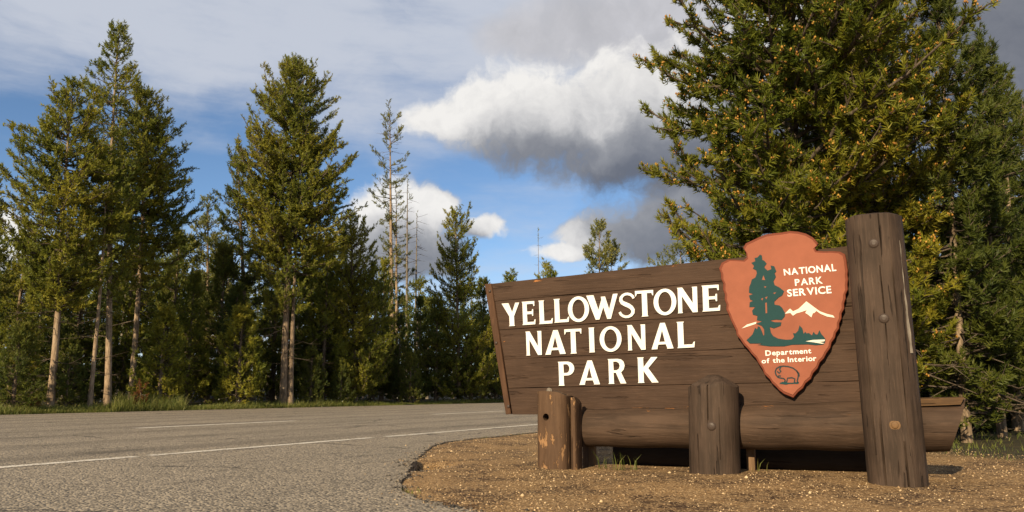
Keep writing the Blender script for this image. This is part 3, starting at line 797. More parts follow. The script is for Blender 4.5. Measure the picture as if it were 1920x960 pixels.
def log_mesh(name, u0, u1, wc, z0, z1, r0, r1, seed, slant=(0, 0), squash=1.0):
    r_ = random.Random(seed); n_ = 32; K_ = 48; V = []; Fc = []
    h = [(r_.uniform(0, 6.28), r_.uniform(.003, .010)) for _ in range(5)]
    for i in range(K_ + 1):
        f = i / K_; rd = r0 + (r1 - r0) * f + .004 * math.sin(i * .7 + seed)
        for k in range(n_):
            a = 2 * math.pi * k / n_; q = rd * (1 + sum(b * math.sin((m_ + 2) * a + p + f * 2) for m_, (p, b) in enumerate(h)))
            y, z = q * math.cos(a) * squash, q * math.sin(a)
            e_ = slant[0] * (1 - f) + slant[1] * f
            V.append((u0 + (u1 - u0) * f + z * (slant[1] * max(0, (f - .9) / .1) + slant[0] * max(0, (.1 - f) / .1)), -(wc + y), z0 + (z1 - z0) * f + z))
        if i:
            b_ = (i - 1) * n_
            for k in range(n_): Fc.append((b_ + k, b_ + (k + 1) % n_, b_ + n_ + (k + 1) % n_, b_ + n_ + k))
    Fc.append(tuple(reversed(range(n_)))); Fc.append(tuple(range(K_ * n_, (K_ + 1) * n_)))
    me = mesh_py(name, V, Fc, True)
    bm = bmesh.new(); bm.from_mesh(me); bmesh.ops.recalc_face_normals(bm, faces=bm.faces); bm.to_mesh(me); bm.free()
    me.set_sharp_from_angle(angle=R(40))
    return me
LW = -.45
l0, zl0 = pl(1078, 803, LW + .17); l1, zl1 = pl(1797, 797, LW + .19)
_, ztp = pl(1090, 769, LW + .08); _, zbt = pl(1090, 838, LW + .12)
_, ztp1 = pl(1725, 749, LW + .10); _, zbt1 = pl(1700, 846, LW + .12)
r0, r1 = (ztp - zbt) / 2 * 1.03, (ztp1 - zbt1) / 2 * 1.03
link('log_rail', log_mesh('log_rail', l0, l1 + .0, LW, (ztp + zbt) / 2, (ztp1 + zbt1) / 2, r0, r1, 2, slant=(0, .36)), M['logwood'], sign)
# worn flat along the log's top where the paint has gone
def strip(name, u0, u1, wd, zf, hw, mat, seed):
    r_ = random.Random(seed); V = []; Fc = []; K_ = 26
    for i in range(K_ + 1):
        u = u0 + (u1 - u0) * i / K_; t_ = min(1, 3.5 * min(i, K_ - i) / K_)
        h0 = hw * t_ * r_.uniform(.6, 1.1) + .001
        V += [(u, -(wd + h0 * .55), zf(u) - h0), (u, -(wd), zf(u) + .004), (u, -(wd - h0 * .8), zf(u) + .004)]
        if i: b_ = 3 * i - 3; Fc += [(b_, b_ + 3, b_ + 4, b_ + 1), (b_ + 1, b_ + 4, b_ + 5, b_ + 2)]
    return link(name, mesh_py(name, V, Fc), mat, sign)
zlt = lambda u: (ztp + (ztp1 - ztp) * (u - l0) / (l1 - l0))
# cap board on the log's right end
c0, c1 = pl(1722, 748, LW + .13), pl(1808, 745, LW + .13)
V = [(c0[0] - .1, -(LW + .13), c0[1] - .004), (c1[0], -(LW + .13), c1[1]), (c1[0] - .03, -(LW + .165), c1[1] - .055), (c0[0] - .1, -(LW + .172), c0[1] - .062),
     (c0[0] - .1, -(LW - .14), c0[1] + .004), (c1[0], -(LW - .14), c1[1] + .004), (c1[0] - .03, -(LW - .14), c1[1] - .055), (c0[0] - .1, -(LW - .14), c0[1] - .06)]
link('worn_log_top', mesh_py('worn_log_top', V, [(0, 1, 2, 3), (0, 4, 5, 1), (1, 5, 6, 2), (3, 2, 6, 7), (4, 7, 6, 5), (0, 3, 7, 4)]), M['baretop'], sign)
# log added behind, near-black for the shade there, and short stakes under the log
link('back_timber', log_mesh('back_timber', -2.62, -.28, -.98, .10, .14, .15, .17, 8), M['darkwood'], sign)
for (x, y0) in ((1110, 862), (1409, 872)):
    u, _ = pl(x, y0, -.62)
    V = [(u + a * .035, .62 + b * .035, z) for z in (-.2, .34) for a, b in ((-1, -1), (1, -1), (1, 1), (-1, 1))]
    link('stake', mesh_py('stake', V, [(0, 1, 5, 4), (1, 2, 6, 5), (2, 3, 7, 6), (3, 0, 4, 7), (4, 5, 6, 7)]), M['rawwood'], sign)

# ------------------------------------------------------------------ trees
UP = np.array([0, 0, 1.0])
def unit(a): return a / np.maximum(np.linalg.norm(a, axis=-1, keepdims=True), 1e-9)
def needles(rg, P, A, size, K_, nl, nw, tint):
    """K_ needle triangles round every shoot P with direction A"""
    n_ = len(P); A = unit(A)
    p = np.repeat(P, K_, 0); a = np.repeat(A, K_, 0); s = np.repeat(size, K_)
    rnd = unit(rg.normal(size=(n_ * K_, 3)))
    rad = unit(rnd - a * (rnd * a).sum(1, keepdims=True))
    f = rg.random(n_ * K_)
    d = unit(a * (.25 + .9 * f[:, None]) + rad * (1.05 - .55 * f[:, None]))
    b = p - a * (s * (1 - f))[:, None] * .75
    L = nl * s * rg.uniform(.75, 1.2, n_ * K_)
    side = unit(np.cross(d, unit(rg.normal(size=(n_ * K_, 3))))) * (nw * s)[:, None]
    V = np.stack([b - side * .5, b + side * .5, b + d * L[:, None] + side * .12, ], 1).reshape(-1, 3)
    T = np.arange(n_ * K_ * 3).reshape(-1, 3)
    tn = np.clip(np.repeat(tint, K_) + rg.normal(0, .05, n_ * K_), 0, 1)
    return V, T, np.repeat(tn, 3)
def tubes(segs, sides=4):
    """segs: list of (points Nx3, radii N) -> one mesh"""
    VV = []; TT = []; o = 0
    for P, rr_ in segs:
        P = np.asarray(P); n_ = len(P)
        d = unit(np.gradient(P, axis=0)); ref = np.array([.31, .17, .93]) if abs(d[0, 2]) < .8 else np.array([1, .1, .05])
        x = unit(np.cross(d, ref)); y = np.cross(d, x)
        a = np.arange(sides) * 2 * math.pi / sides
        ring = P[:, None] + (x[:, None] * np.cos(a)[None, :, None] + y[:, None] * np.sin(a)[None, :, None]) * np.asarray(rr_)[:, None, None]
        VV.append(ring.reshape(-1, 3))
        i = (np.arange(n_ - 1)[:, None] * sides + np.arange(sides)[None]).ravel()
        j = (np.arange(n_ - 1)[:, None] * sides + (np.arange(sides)[None] + 1) % sides).ravel()
        TT.append(np.stack([i, j, j + sides, i + sides], 1) + o); o += n_ * sides
    return np.concatenate(VV), np.concatenate(TT)
def grow_tree(H, prof, seed, nb=110, r0=.16, lean=(0, 0), bend=0.0, shoot=.225, K_=13, nl=.50, nw=.15, twig=1.25, up=(52, 6), dead=14, dead_t=(.06, .45),
              dead_len=1.2, sparse=0.0, cones=0.0, clump=.35, trunk_sides=10, fork=None):
    """returns meshes: trunk, branches, foliage, (cones)"""
    rg = np.random.default_rng(seed)
    pt = np.array([p[0] for p in prof]); pr = np.array([p[1] for p in prof])
    lean = np.array([lean[0], lean[1]])
    bd = rg.uniform(0, 6.28)
    def ax(t):
        t = np.atleast_1d(t)
        o = lean[None] * t[:, None] + bend * np.stack([np.sin(t * 4 + bd) - math.sin(bd), np.cos(t * 3.3 + bd) - math.cos(bd)], 1)
        return np.concatenate([o, (t * H)[:, None]], 1)
    tt = np.linspace(0, .985, 22)
    rad = r0 * (1 - tt) ** .85 + .008; rad[0] *= 1.25; rad[1] *= 1.08
    tp = ax(tt); tp[0, 2] -= .3
    trunk = [(tp, rad)]
    if fork:
        trunk.append((ax(tt * fork[1]) + np.stack([np.full(22, fork[0]), np.full(22, .25 * abs(fork[0])), np.zeros(22)], 1), rad * .75))
    segs = []; P = []; A = []
    t0, t1 = pt[0], pt[-1]
    ts = t0 + (t1 - t0) * (np.sort(rg.random(nb)) ** .92)
    phi = np.cumsum(rg.normal(2.4, .55, nb))
    fam = rg.uniform(0, 6.28, 4)
    for t, ph in zip(ts, phi):
        r_ = float(np.interp(t, pt, pr)) * rg.uniform(.62, 1.10) * (1 + clump * .5 * math.sin(2 * ph + fam[0] + t * 9) + clump * .5 * math.sin(3 * ph + fam[1] - t * 14))
        if rg.random() < sparse: continue
        if r_ < .12: r_ = .12
        q = (t - t0) / max(t1 - t0, 1e-6)
        e0 = R(up[1] + (up[0] - up[1]) * q ** 3.2 + rg.normal(0, 9)); L = r_ / max(math.cos(e0), .45)
        dh = np.array([math.cos(ph), math.sin(ph), 0]); lat = np.array([-math.sin(ph), math.cos(ph), 0])
        s = np.linspace(0, 1, 5)[:, None]
        o = ax(t)[0]; crv = rg.uniform(.08, .36) * L; side = rg.normal(0, .22) * L; sag = rg.uniform(.0, .22) * L * (1 - q)
        pts = o + dh * (math.cos(e0) * L * s) + UP * (math.sin(e0) * L * s + crv * s ** 3 - sag * np.sin(s * math.pi)) + lat * side * s ** 2 + rg.normal(0, .035, (5, 3)) * L * np.array([0, 1, 1, 1, .6])[:, None]
        rb = max(.006, min(r0 * .33, .012 + .016 * L))
        segs.append((pts, np.linspace(rb, rb * .25, 5)))
        nt = max(3, int(L / (shoot * .62) * twig))
        ss = rg.uniform(.08, 1.0, nt) ** .8
        ss[-4:] = np.array([.78, .87, .95, 1.0])[-min(4, nt):]
        sg = np.where(np.arange(nt) % 2 == 0, 1, -1)
        for si, g_ in zip(ss, sg):
            x = si * 4; i0 = min(int(x), 3); p0 = pts[i0] + (pts[i0 + 1] - pts[i0]) * (x - i0)
            bdv = unit(pts[i0 + 1] - pts[i0])
            tl = (shoot * .55 + .36 * L * (1 - si)) * rg.uniform(.6, 1.15)
            tl = min(max(tl, shoot * 1.1 * rg.uniform(.7, 1.3)), 1.1)
            td = unit(bdv * rg.uniform(.45, .9) + lat * g_ * rg.uniform(.35, 1.0) * (1 - .5 * (si == 1)) + UP * rg.uniform(-.25, .45))
            pe = p0 + td * tl + UP * .12 * tl
            segs.append((np.stack([p0, pe]), np.array([rb * .38, rb * .14])))
            m_ = max(1, int(tl / (shoot * .48) + .5))
            for k in range(m_):
                f = (k + 1) / m_
                pp = p0 + (pe - p0) * f
                if f < 1: pp = pp + rg.normal(0, shoot * .22, 3)
                P.append(pp); A.append(td * .8 + UP * rg.uniform(.15, .75) + rg.normal(0, .32, 3))
    # leader
    for f in np.linspace(.93, 1.0, 6):
        P.append(ax(f)[0] + rg.normal(0, .03, 3)); A.append(UP + rg.normal(0, .25, 3))
    ds = []
    for k in range(dead):
        t = rg.uniform(*dead_t); ph = rg.uniform(0, 6.28); L = dead_len * rg.uniform(.35, 1.1)
        dh = np.array([math.cos(ph), math.sin(ph), 0]); s = np.linspace(0, 1, 5)[:, None]; lat = np.array([-dh[1], dh[0], 0])
        pts = ax(t)[0] + dh * L * s + UP * (rg.uniform(-.35, .12) * L * s + rg.uniform(-.2, .25) * L * s ** 2) + lat * rg.normal(0, .2) * L * s ** 2
        rb = .008 + .011 * L
        ds.append((pts, np.linspace(rb, .004, 5)))
        for _ in range(3):
            f = rg.uniform(.3, .95); i0 = int(f * 4); p0 = pts[i0]
            ds.append((np.stack([p0, p0 + unit(dh + lat * rg.normal(0, 1) + UP * rg.normal(0, .4)) * L * .3]), np.array([rb * .4, .003])))
    res = {}
    V, T = tubes(trunk, trunk_sides); res['trunk'] = mesh_np('trunk', V, T, smooth=True)
    allb = segs + ds
    if allb:
        V, T = tubes(allb, 3 if K_ < 24 else 4); res['branches'] = mesh_np('branches', V, T)
    P = np.array(P); A = np.array(A)
    if len(P):
        base = .5 + .16 * np.sin(P[:, 0] * 2.1 + fam[2]) + .12 * np.sin(P[:, 2] * 1.7 + fam[3])
        tint = np.clip(base + rg.normal(0, .16, len(P)), 0, 1)
        V, T, tn = needles(rg, P, A, shoot * rg.uniform(.75, 1.2, len(P)), K_, nl, nw, tint)
        res['crown'] = mesh_np('crown', V, T, tn)
        if cones:
            sel = rg.random(len(P)) < cones * (.45 + .9 * (np.sin(P[:, 0] * 3.1 + fam[0]) * np.sin(P[:, 2] * 2.7 + P[:, 1] * 2 + fam[1]) > -.1))
            res['pollen_cones'] = cone_mesh(rg, P[sel], unit(A[sel]), shoot)
    return res
def cone_mesh(rg, P, A, shoot):
    n_ = len(P); k = 3
    p = np.repeat(P + A * shoot * .16, k, 0) + rg.normal(0, shoot * .09, (n_ * k, 3)); a = np.repeat(A, k, 0)
    o = np.array([[1, 0, 0], [0, 1, 0], [-1, 0, 0], [0, -1, 0], [0, 0, 1.5], [0, 0, -1.2]], float)
    f = np.array([[0, 1, 4], [1, 2, 4], [2, 3, 4], [3, 0, 4], [1, 0, 5], [2, 1, 5], [3, 2, 5], [0, 3, 5]])
    sz = shoot * rg.uniform(.055, .115, n_ * k)
    V = (p[:, None] + o[None] * sz[:, None, None] + rg.normal(0, .0015, (n_ * k, 6, 3))).reshape(-1, 3)
    T = (f[None] + (np.arange(n_ * k) * 6)[:, None, None]).reshape(-1, 3)
    return mesh_np('pollen_cones', V, T, np.repeat(np.clip(np.repeat(rg.random(n_), k) + rg.normal(0, .1, n_ * k), 0, 1), 6))
def plant_tree(name, label, res, loc, rz, group, needle='needles', bark='bark', branch='twig', scale=1.0, cat='tree', sz=None):
    t = empty(name, loc, rz); t.scale = (scale, scale, sz or scale)
    tag(t, label, cat, group)
    for k, mt in (('trunk', bark), ('branches', branch), ('crown', needle), ('pollen_cones', 'pollen')):
        if k in res:
            o = link(k, res[k], None, t)
            if not res[k].materials: res[k].materials.append(M[mt])
            if k != 'trunk': o['kind'] = 'stuff'
            o.material_slots[0].link = 'OBJECT'; o.material_slots[0].material = M[mt]
    return t
def edgeY(px): return gp(px, 778 - .0245 * px)[1]
def spot(px, off):
    """ground place on the far side of the road, off metres behind its edge"""
    Y = edgeY(px) + off; p = at(px, 700, Y)
    return p[0], Y
def tree_at(name, label, px, off, top, prof_px, group, seed, xtop=None, base_frac=None, near=None, **kw):
    """prof_px: list of (pixel row, half width in pixels) from the bottom of the crown up"""
    mats = {k: kw.pop(k) for k in ('needle', 'bark', 'branch') if k in kw}
    if near is None: x, Y = spot(px, off)
    else: Y = near; x = at(px, 700, Y)[0]
    z0 = gz1(x, Y)
    xt = px if xtop is None else xtop
    tp = at(xt, top, Y); H = tp[2] - z0
    prof = []
    for (r_, hw) in prof_px:
        a = at(xt, r_, Y); prof.append(((a[2] - z0) / H, hw * Y / F * (.92 if near else .89)))
    res = grow_tree(H, prof, seed, lean=(tp[0] - x, 0), **kw)
    return plant_tree(name, label, res, (x, Y, z0), 0, group, **mats)
GT = 'tall pines across the road'
T_ = 'pine_tree'
tree_at(T_, 'tall pine with leaning pale trunk at the far left across the road', 100, 1.6, 158, [(600, 40), (520, 95), (430, 122), (340, 105), (260, 58), (200, 22), (168, 6)], GT, 11, xtop=150, nb=230, r0=.12, bend=.10, dead=16, dead_len=1.6, bark='bark_pale', sparse=.06)
tree_at(T_, 'tallest pine of the left group, its pointed top highest of all', 207, 2.6, 44, [(560, 40), (470, 70), (380, 66), (300, 62), (220, 52), (185, 56), (130, 28), (80, 15), (55, 5)], GT, 12, xtop=233, nb=190, r0=.12, bend=.12, dead=22, dead_len=1.5, bark='bark_pale', sparse=.10)
tree_at(T_, 'broad pine with rounded shoulder on the right side of the left group', 250, 4.4, 176, [(560, 45), (480, 90), (410, 100), (340, 98), (280, 68), (225, 34), (185, 8)], GT, 13, xtop=272, nb=250, r0=.12, bend=.08, dead=14, dead_len=1.6, bark='bark_pale')
tree_at(T_, 'slim pine with a bare pale pole trunk in the left group', 174, 1.2, 300, [(450, 25), (400, 52), (340, 40), (305, 10)], GT, 14, xtop=200, nb=70, r0=.075, bend=.05, dead=12, bark='bark_pale')
tree_at(T_, 'big dense conical pine with thick trunk standing alone at the roadside', 534, .9, 110, [(590, 40), (530, 85), (470, 122), (400, 136), (340, 128), (280, 98), (220, 74), (165, 36), (125, 7)], GT, 15, xtop=549, nb=310, r0=.165, bend=.07, dead=9, dead_t=(.05, .26), dead_len=2.0, twig=1.3, clump=.16, bark='bark', fork=(.29, .60))
tree_at(T_, 'dark-sided pine peeking out left behind the big conical pine', 470, 6.5, 300, [(700, 60), (560, 72), (460, 60), (390, 42), (330, 30), (305, 14)], GT, 16, xtop=446, nb=110, r0=.16, dead=6, needle='needles_dark', sparse=.1)
tree_at(T_, 'bright green pointed young pine right of the big conical pine', 668, 2.6, 414, [(742, 92), (680, 96), (600, 78), (520, 56), (460, 30), (425, 10)], GT, 17, xtop=658, nb=190, r0=.13, dead=4, clump=.2, up=(62, 16))
tree_at(T_, 'pointed green pine standing just left of the sign board', 862, 2.2, 406, [(745, 82), (660, 78), (580, 58), (520, 46), (470, 34), (430, 18), (412, 7)], GT, 18, xtop=854, nb=180, r0=.14, dead=4, clump=.3, up=(62, 14))
tree_at('tall_pine_pole', 'tall sparse pine with a long bare pale trunk and few tufts', 737, 16, 206, [(520, 28), (470, 40), (420, 46), (370, 36), (320, 42), (280, 40), (230, 22), (212, 14)], GT, 19, xtop=731, nb=62, r0=.20, dead=44, dead_t=(.45, .98), dead_len=1.1, needle='needles_pale', bark='bark_pale', sparse=.1, clump=.5, twig=.95)
tree_at('tall_pine_pole', 'thin pine with short tufted crown beside the tallest bare pale trunk', 745, 17, 352, [(600, 22), (520, 30), (450, 32), (390, 22), (360, 8)], GT, 20, xtop=743, nb=56, r0=.15, dead=20, dead_t=(.3, .9), dead_len=.9, needle='needles_pale', bark='bark_pale', sparse=.15)
tree_at('dead_snag', 'bare dead snag, the taller of two right of the tufted pole pine', 763, 15, 334, [(420, 12), (350, 8)], GT, 21, xtop=764, nb=4, r0=.15, dead=52, dead_t=(.25, .98), dead_len=.9, needle='needles_pale', bark='bark_grey', sparse=.8)
tree_at('dead_snag', 'bare dead snag with drooping twigs, the shorter of two', 778, 16, 396, [(420, 8), (405, 8)], GT, 22, xtop=782, nb=2, r0=.13, dead=56, dead_t=(.2, .97), dead_len=1.0, needle='needles_pale', bark='bark_grey', sparse=.9)
tree_at(T_, 'pale thin-crowned pine in the gap between the two tall pine groups', 392, 11, 374, [(720, 70), (600, 62), (520, 50), (450, 32), (400, 16), (380, 6)], GT, 23, xtop=390, nb=130, r0=.13, dead=4, needle='needles_pale', clump=.3)
# far ones seen over the board
GF = 'distant pines seen over the sign board'
tree_at(T_, 'distant pine with drooping side crown above the middle of the board', 1124, 30, 420, [(640, 40), (520, 34), (480, 26), (450, 16), (425, 6)], GF, 31, nb=90, r0=.16, shoot=.4, dead=3, needle='needles_pale', near=66)
tree_at(T_, 'distant low rounded pine just right of the other over the board', 1146, 30, 466, [(640, 40), (540, 30), (500, 22), (470, 8)], GF, 32, nb=60, r0=.14, shoot=.42, dead=3, needle='needles_pale', near=69)
tree_at('dead_snag', 'distant thin bare snag rising above the left half of the board', 1012, 30, 428, [(470, 4), (440, 4)], GF, 33, xtop=1009, nb=1, r0=.06, dead=30, dead_t=(.3, .97), dead_len=.5, bark='bark_grey', needle='needles_pale', sparse=1.0, near=64)
tree_at(T_, 'small distant pine tip over the left half of the board', 1028, 30, 504, [(640, 32), (560, 26), (512, 8)], GF, 34, nb=50, shoot=.42, dead=2, near=62)
tree_at(T_, 'tiny pine tip over the left end of the board', 957, 30, 516, [(640, 24), (560, 16), (522, 5)], GF, 35, nb=40, shoot=.42, dead=2, near=66)
tree_at(T_, 'hazy distant pine at the edge of the big right tree over the board', 1276, 30, 456, [(640, 46), (540, 36), (490, 24), (462, 8)], GF, 36, nb=60, shoot=.42, dead=2, needle='needles_pale', near=60)
tree_at(T_, 'distant flat-topped pine low over the board beside the big right tree', 1242, 30, 484, [(640, 44), (540, 30), (492, 12)], GF, 37, nb=50, shoot=.42, dead=2, needle='needles_pale', near=64)

# thicket across the road: a few kinds, copied
KIND = []
for k, (H, rb, nb, up_) in enumerate([(7, 1.10, 150, (64, 8)), (6, 1.2, 150, (60, 4)), (8.5, 1.2, 160, (60, 0)), (3.2, .85, 95, (58, 14)), (9, 1.05, 140, (62, -2))]):
    KIND.append((H, grow_tree(H, [(.02, rb * .8), (.15, rb), (.4, rb * .82), (.7, rb * .45), (.9, rb * .18), (.98, .1)], 50 + k, nb=nb, r0=.05 + .010 * H, dead=8, dead_t=(.03, .5), dead_len=.9, up=up_, shoot=.28 if H > 4 else .22, twig=1.15, K_=14, nw=.15)))
THICKET = [
 (-60, 3.0, 330, 4, 'dark pine at the left edge behind the leaning pale trunk'),
 (22, 4.5, 440, 2, 'pine filling the left picture edge below the tall group'),
 (30, .9, 618, 3, 'low bushy pine at the far left by the road'),
 (66, 6.5, 500, 0, 'dark pine behind the leaning pale trunk at far left'),
 (140, 7.5, 470, 1, 'dark pine seen between the pale trunks of the left group'),
 (128, 1.6, 640, 3, 'young pine between the two left pale trunks'),
 (232, 8.0, 480, 0, 'dark pine behind the right trunk of the left group'),
 (302, 2.4, 590, 3, 'bushy young pine with bright tips right of the left group'),
 (318, 9.0, 440, 2, 'dark pine below the broad rounded shoulder of the left group'),
 (352, 5.0, 520, 0, 'dark pine left of the pale thin-crowned pine'),
 (408, 6.5, 470, 1, 'dark pine in front of the pale thin-crowned pine'),
 (448, 1.4, 588, 3, 'bushy sunlit young pine left of the big conical pine trunk'),
 (436, 3.6, 540, 0, 'dark pine directly behind the bushy young pine by the thick trunk'),
 (512, 8.0, 430, 2, 'dark pine filling behind the thick trunk on its left'),
 (576, 5.0, 500, 1, 'dark pine close right of the thick trunk'),
 (606, 3.0, 470, 0, 'green pine between the thick trunk and the bright pointed pine'),
 (584, 1.2, 660, 3, 'small young pine at the foot of the thick trunk on its right'),
 (700, 5.0, 540, 1, 'dark pine left below the tall bare poles'),
 (716, 9.0, 488, 4, 'slim pine left of the tall bare poles'),
 (748, 3.0, 592, 0, 'dark pine in front of the foot of the tall bare poles'),
 (786, 5.5, 560, 2, 'dark pine below the shorter dead snag'),
 (770, 1.0, 668, 3, 'small dark young pine by the road below the snags'),
 (818, 3.5, 570, 1, 'dark pine left of the pointed pine beside the board'),
 (906, 5.0, 530, 0, 'dark pine touching the left end of the board'),
 (930, 2.0, 600, 3, 'low dark pine half hidden by the board end'),
 (884, 1.2, 640, 3, 'low young pine in front of the pine by the board end'),
 (960, 7.0, 560, 2, 'pine mostly hidden behind the left end of the board'),
 (640, 1.0, 680, 3, 'small young pine by the road below the bright pointed pine'),
]
rt = random.Random(5)
for (px, off, top, k, lab) in THICKET:
    x, Y = spot(px, off); z0 = gz1(x, Y); H = at(px, top, Y)[2] - z0; H0, res = KIND[k]
    s = H / H0
    dk = lab.find('dark') >= 0 and (px * 7) % 5 < 3 or (k == 3 and 'sunlit' not in lab and 'bright tips' not in lab)  # picks the copy with painted-in shade; sunlit ones keep the brighter needles
    if not dk or k == 3: lab = lab.replace('dark ', '')
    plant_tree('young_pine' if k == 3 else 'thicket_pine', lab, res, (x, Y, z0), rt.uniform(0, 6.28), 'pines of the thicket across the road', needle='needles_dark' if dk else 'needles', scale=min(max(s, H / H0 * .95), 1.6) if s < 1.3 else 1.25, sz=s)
# deep wood behind, one mass
wg = np.random.default_rng(77)
lo = grow_tree(9, [(.02, 1.5), (.2, 1.7), (.5, 1.3), (.8, .6), (.97, .15)], 99, nb=62, r0=.14, dead=0, shoot=.55, K_=11, nw=.14, twig=.72)
def verts(me): c = np.empty(len(me.vertices) * 3, np.float32); me.vertices.foreach_get('co', c); return c.reshape(-1, 3)
def faces(me, k): c = np.empty(len(me.loops), np.int32); me.loops.foreach_get('vertex_index', c); return c.reshape(-1, k)
cv, cf = verts(lo['crown']), faces(lo['crown'], 3); tv, tf = verts(lo['trunk']), faces(lo['trunk'], 4)
ct = np.empty(len(cv), np.float32); lo['crown'].attributes['tint'].data.foreach_get('value', ct)
CV = []; CF = []; CT = []; TV = []; TF = []; oc = ot = 0
for i in range(80):
    px = -150 + 1150 * (i + wg.random()) / 58; off = wg.uniform(11, 24)
    if px < 980: x, Y = spot(px, off)
    else: Y = wg.uniform(52, 72); x = at(px, 700, Y)[0]
    a = wg.uniform(0, 6.28)
    top = 560 + wg.uniform(-40, 50) if px > 640 else 500 + wg.uniform(-50, 60)
    if px > 940: top = 600 + wg.uniform(-25, 20)
    s = (at(px, top, Y)[2]) / 9
    Rm = np.array([[math.cos(a), -math.sin(a), 0], [math.sin(a), math.cos(a), 0], [0, 0, 1]]) * s
    CV.append(cv @ Rm.T + np.array([x, Y, .1])); CF.append(cf + oc); oc += len(cv); CT.append(np.clip(ct + wg.normal(0, .1), 0, 1))
    TV.append(tv @ Rm.T + np.array([x, Y, .1])); TF.append(tf + ot); ot += len(tv)
fw = empty('far_wood'); tag(fw, 'dark mass of pines deep behind the roadside trees', 'woods', kind='stuff')
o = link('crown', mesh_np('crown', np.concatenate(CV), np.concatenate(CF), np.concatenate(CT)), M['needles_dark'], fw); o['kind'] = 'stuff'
o = link('trunk', mesh_np('trunk', np.concatenate(TV), np.concatenate(TF), smooth=True), M['bark_grey'], fw); o['kind'] = 'stuff'

# near pines on the right
GN = 'pines behind and right of the sign'
NK = dict(shoot=.165, K_=24, nl=.54, nw=.11, needle='needles_near')
tree_at(T_, 'big bushy pine with orange pollen cones rising behind the arrowhead emblem', 1470, 0, -330, [(660, 150), (580, 180), (500, 200), (430, 232), (360, 245), (290, 252), (220, 305), (150, 310), (60, 312), (-60, 300), (-180, 220), (-290, 80)], GN, 41, near=10.6, nb=265, r0=.15, bend=.05, dead=20, dead_t=(.1, .7), dead_len=1.3, cones=.36, clump=.34, twig=1.12, up=(38, 2), bark='twig', **NK)
tree_at(T_, 'pine with orange pollen cones between the bushy pine and the tall post', 1640, 0, -6, [(760, 120), (660, 150), (540, 150), (420, 150), (300, 130), (200, 96), (100, 52), (30, 18)], GN, 42, near=11.2, nb=190, r0=.12, dead=20, dead_t=(.05, .6), dead_len=1.2, cones=.26, clump=.3, up=(52, 8), **NK)
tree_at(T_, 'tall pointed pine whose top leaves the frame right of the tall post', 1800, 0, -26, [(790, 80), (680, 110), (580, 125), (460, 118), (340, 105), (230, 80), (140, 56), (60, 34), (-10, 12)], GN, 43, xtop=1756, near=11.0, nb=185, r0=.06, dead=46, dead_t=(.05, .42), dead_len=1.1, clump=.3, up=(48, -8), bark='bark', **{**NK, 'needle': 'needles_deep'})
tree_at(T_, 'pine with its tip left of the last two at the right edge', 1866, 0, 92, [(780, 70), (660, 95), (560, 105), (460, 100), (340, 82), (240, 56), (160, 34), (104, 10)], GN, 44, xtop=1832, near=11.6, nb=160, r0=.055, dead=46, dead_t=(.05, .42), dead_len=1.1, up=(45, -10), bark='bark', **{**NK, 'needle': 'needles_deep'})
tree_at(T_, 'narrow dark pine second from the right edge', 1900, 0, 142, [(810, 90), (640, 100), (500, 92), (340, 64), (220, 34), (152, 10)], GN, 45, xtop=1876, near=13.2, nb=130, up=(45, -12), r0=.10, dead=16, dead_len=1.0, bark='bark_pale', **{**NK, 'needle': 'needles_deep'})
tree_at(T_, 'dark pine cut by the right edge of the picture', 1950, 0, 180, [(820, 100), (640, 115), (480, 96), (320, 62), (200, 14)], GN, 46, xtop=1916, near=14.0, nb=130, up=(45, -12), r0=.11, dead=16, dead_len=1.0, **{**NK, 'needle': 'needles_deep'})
RK = []
for k in range(2):
    RK.append(grow_tree(6, [(.04, .9), (.2, 1.1), (.5, .85), (.8, .4), (.97, .1)], 140 + k, nb=120, r0=.09, dead=14, dead_t=(.05, .4), dead_len=.9, shoot=.19, K_=18, nw=.12))
for (px, Y, top, lab) in ((1560, 15.5, 150, 'dark pine hidden behind the emblem and the tall post'), (1720, 15, 250, 'dark pine behind the top of the tall post on its right'), (1400, 16, 330, 'dark pine low behind the bushy pine on the left'), (1790, 16.5, 330, 'dark pine deep behind the trunks right of the sign'), (1850, 15.2, 470, 'dark low pine behind the bare-branched trunks at right'), (1925, 17, 300, 'dark pine deep at the right edge'), (1745, 13.2, 560, 'short pine just right of the tall post behind the log end'), (1772, 14.2, 600, 'low dark pine behind the log end'), (1888, 14.0, 560, 'low dark pine between the bare-branched trunks and the right edge'), (1830, 19, 400, 'farthest dark pine between the bare-branched trunks'), (1905, 20, 420, 'farthest dark pine near the right edge')):
    x = at(px, 700, Y)[0]; z0 = gz1(x, Y); H = at(px, top, Y)[2] - z0
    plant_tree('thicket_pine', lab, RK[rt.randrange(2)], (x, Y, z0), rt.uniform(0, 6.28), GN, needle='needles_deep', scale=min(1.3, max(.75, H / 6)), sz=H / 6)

# ------------------------------------------------------------------ grass, flowers, gravel
def blades(rg, X, Y, h, wd, lean=.35):
    n_ = len(X); Z = gz(np.stack([X, Y], 1)) - .01
    b = np.stack([X, Y, Z], 1); a = rg.uniform(0, 6.28, n_); s = np.stack([np.cos(a), np.sin(a), np.zeros(n_)], 1) * (wd / 2)[:, None]
    l = rg.normal(0, lean, (n_, 2)) * h[:, None]
    m_ = b + np.concatenate([l * .3, (h * .6)[:, None]], 1); t = b + np.concatenate([l, h[:, None]], 1)
    V = np.stack([b - s, b + s, m_ + s * .7, m_ - s * .7, t], 1).reshape(-1, 3)
    k = np.arange(n_)[:, None] * 5
    T = np.concatenate([k + np.array([[0, 1, 2]]), k + np.array([[0, 2, 3]]), k + np.array([[3, 2, 4]])])
    return V, T, np.repeat(np.clip(rg.normal(.5, .22, n_), 0, 1), 5)
gg = np.random.default_rng(21)
n_ = 26000
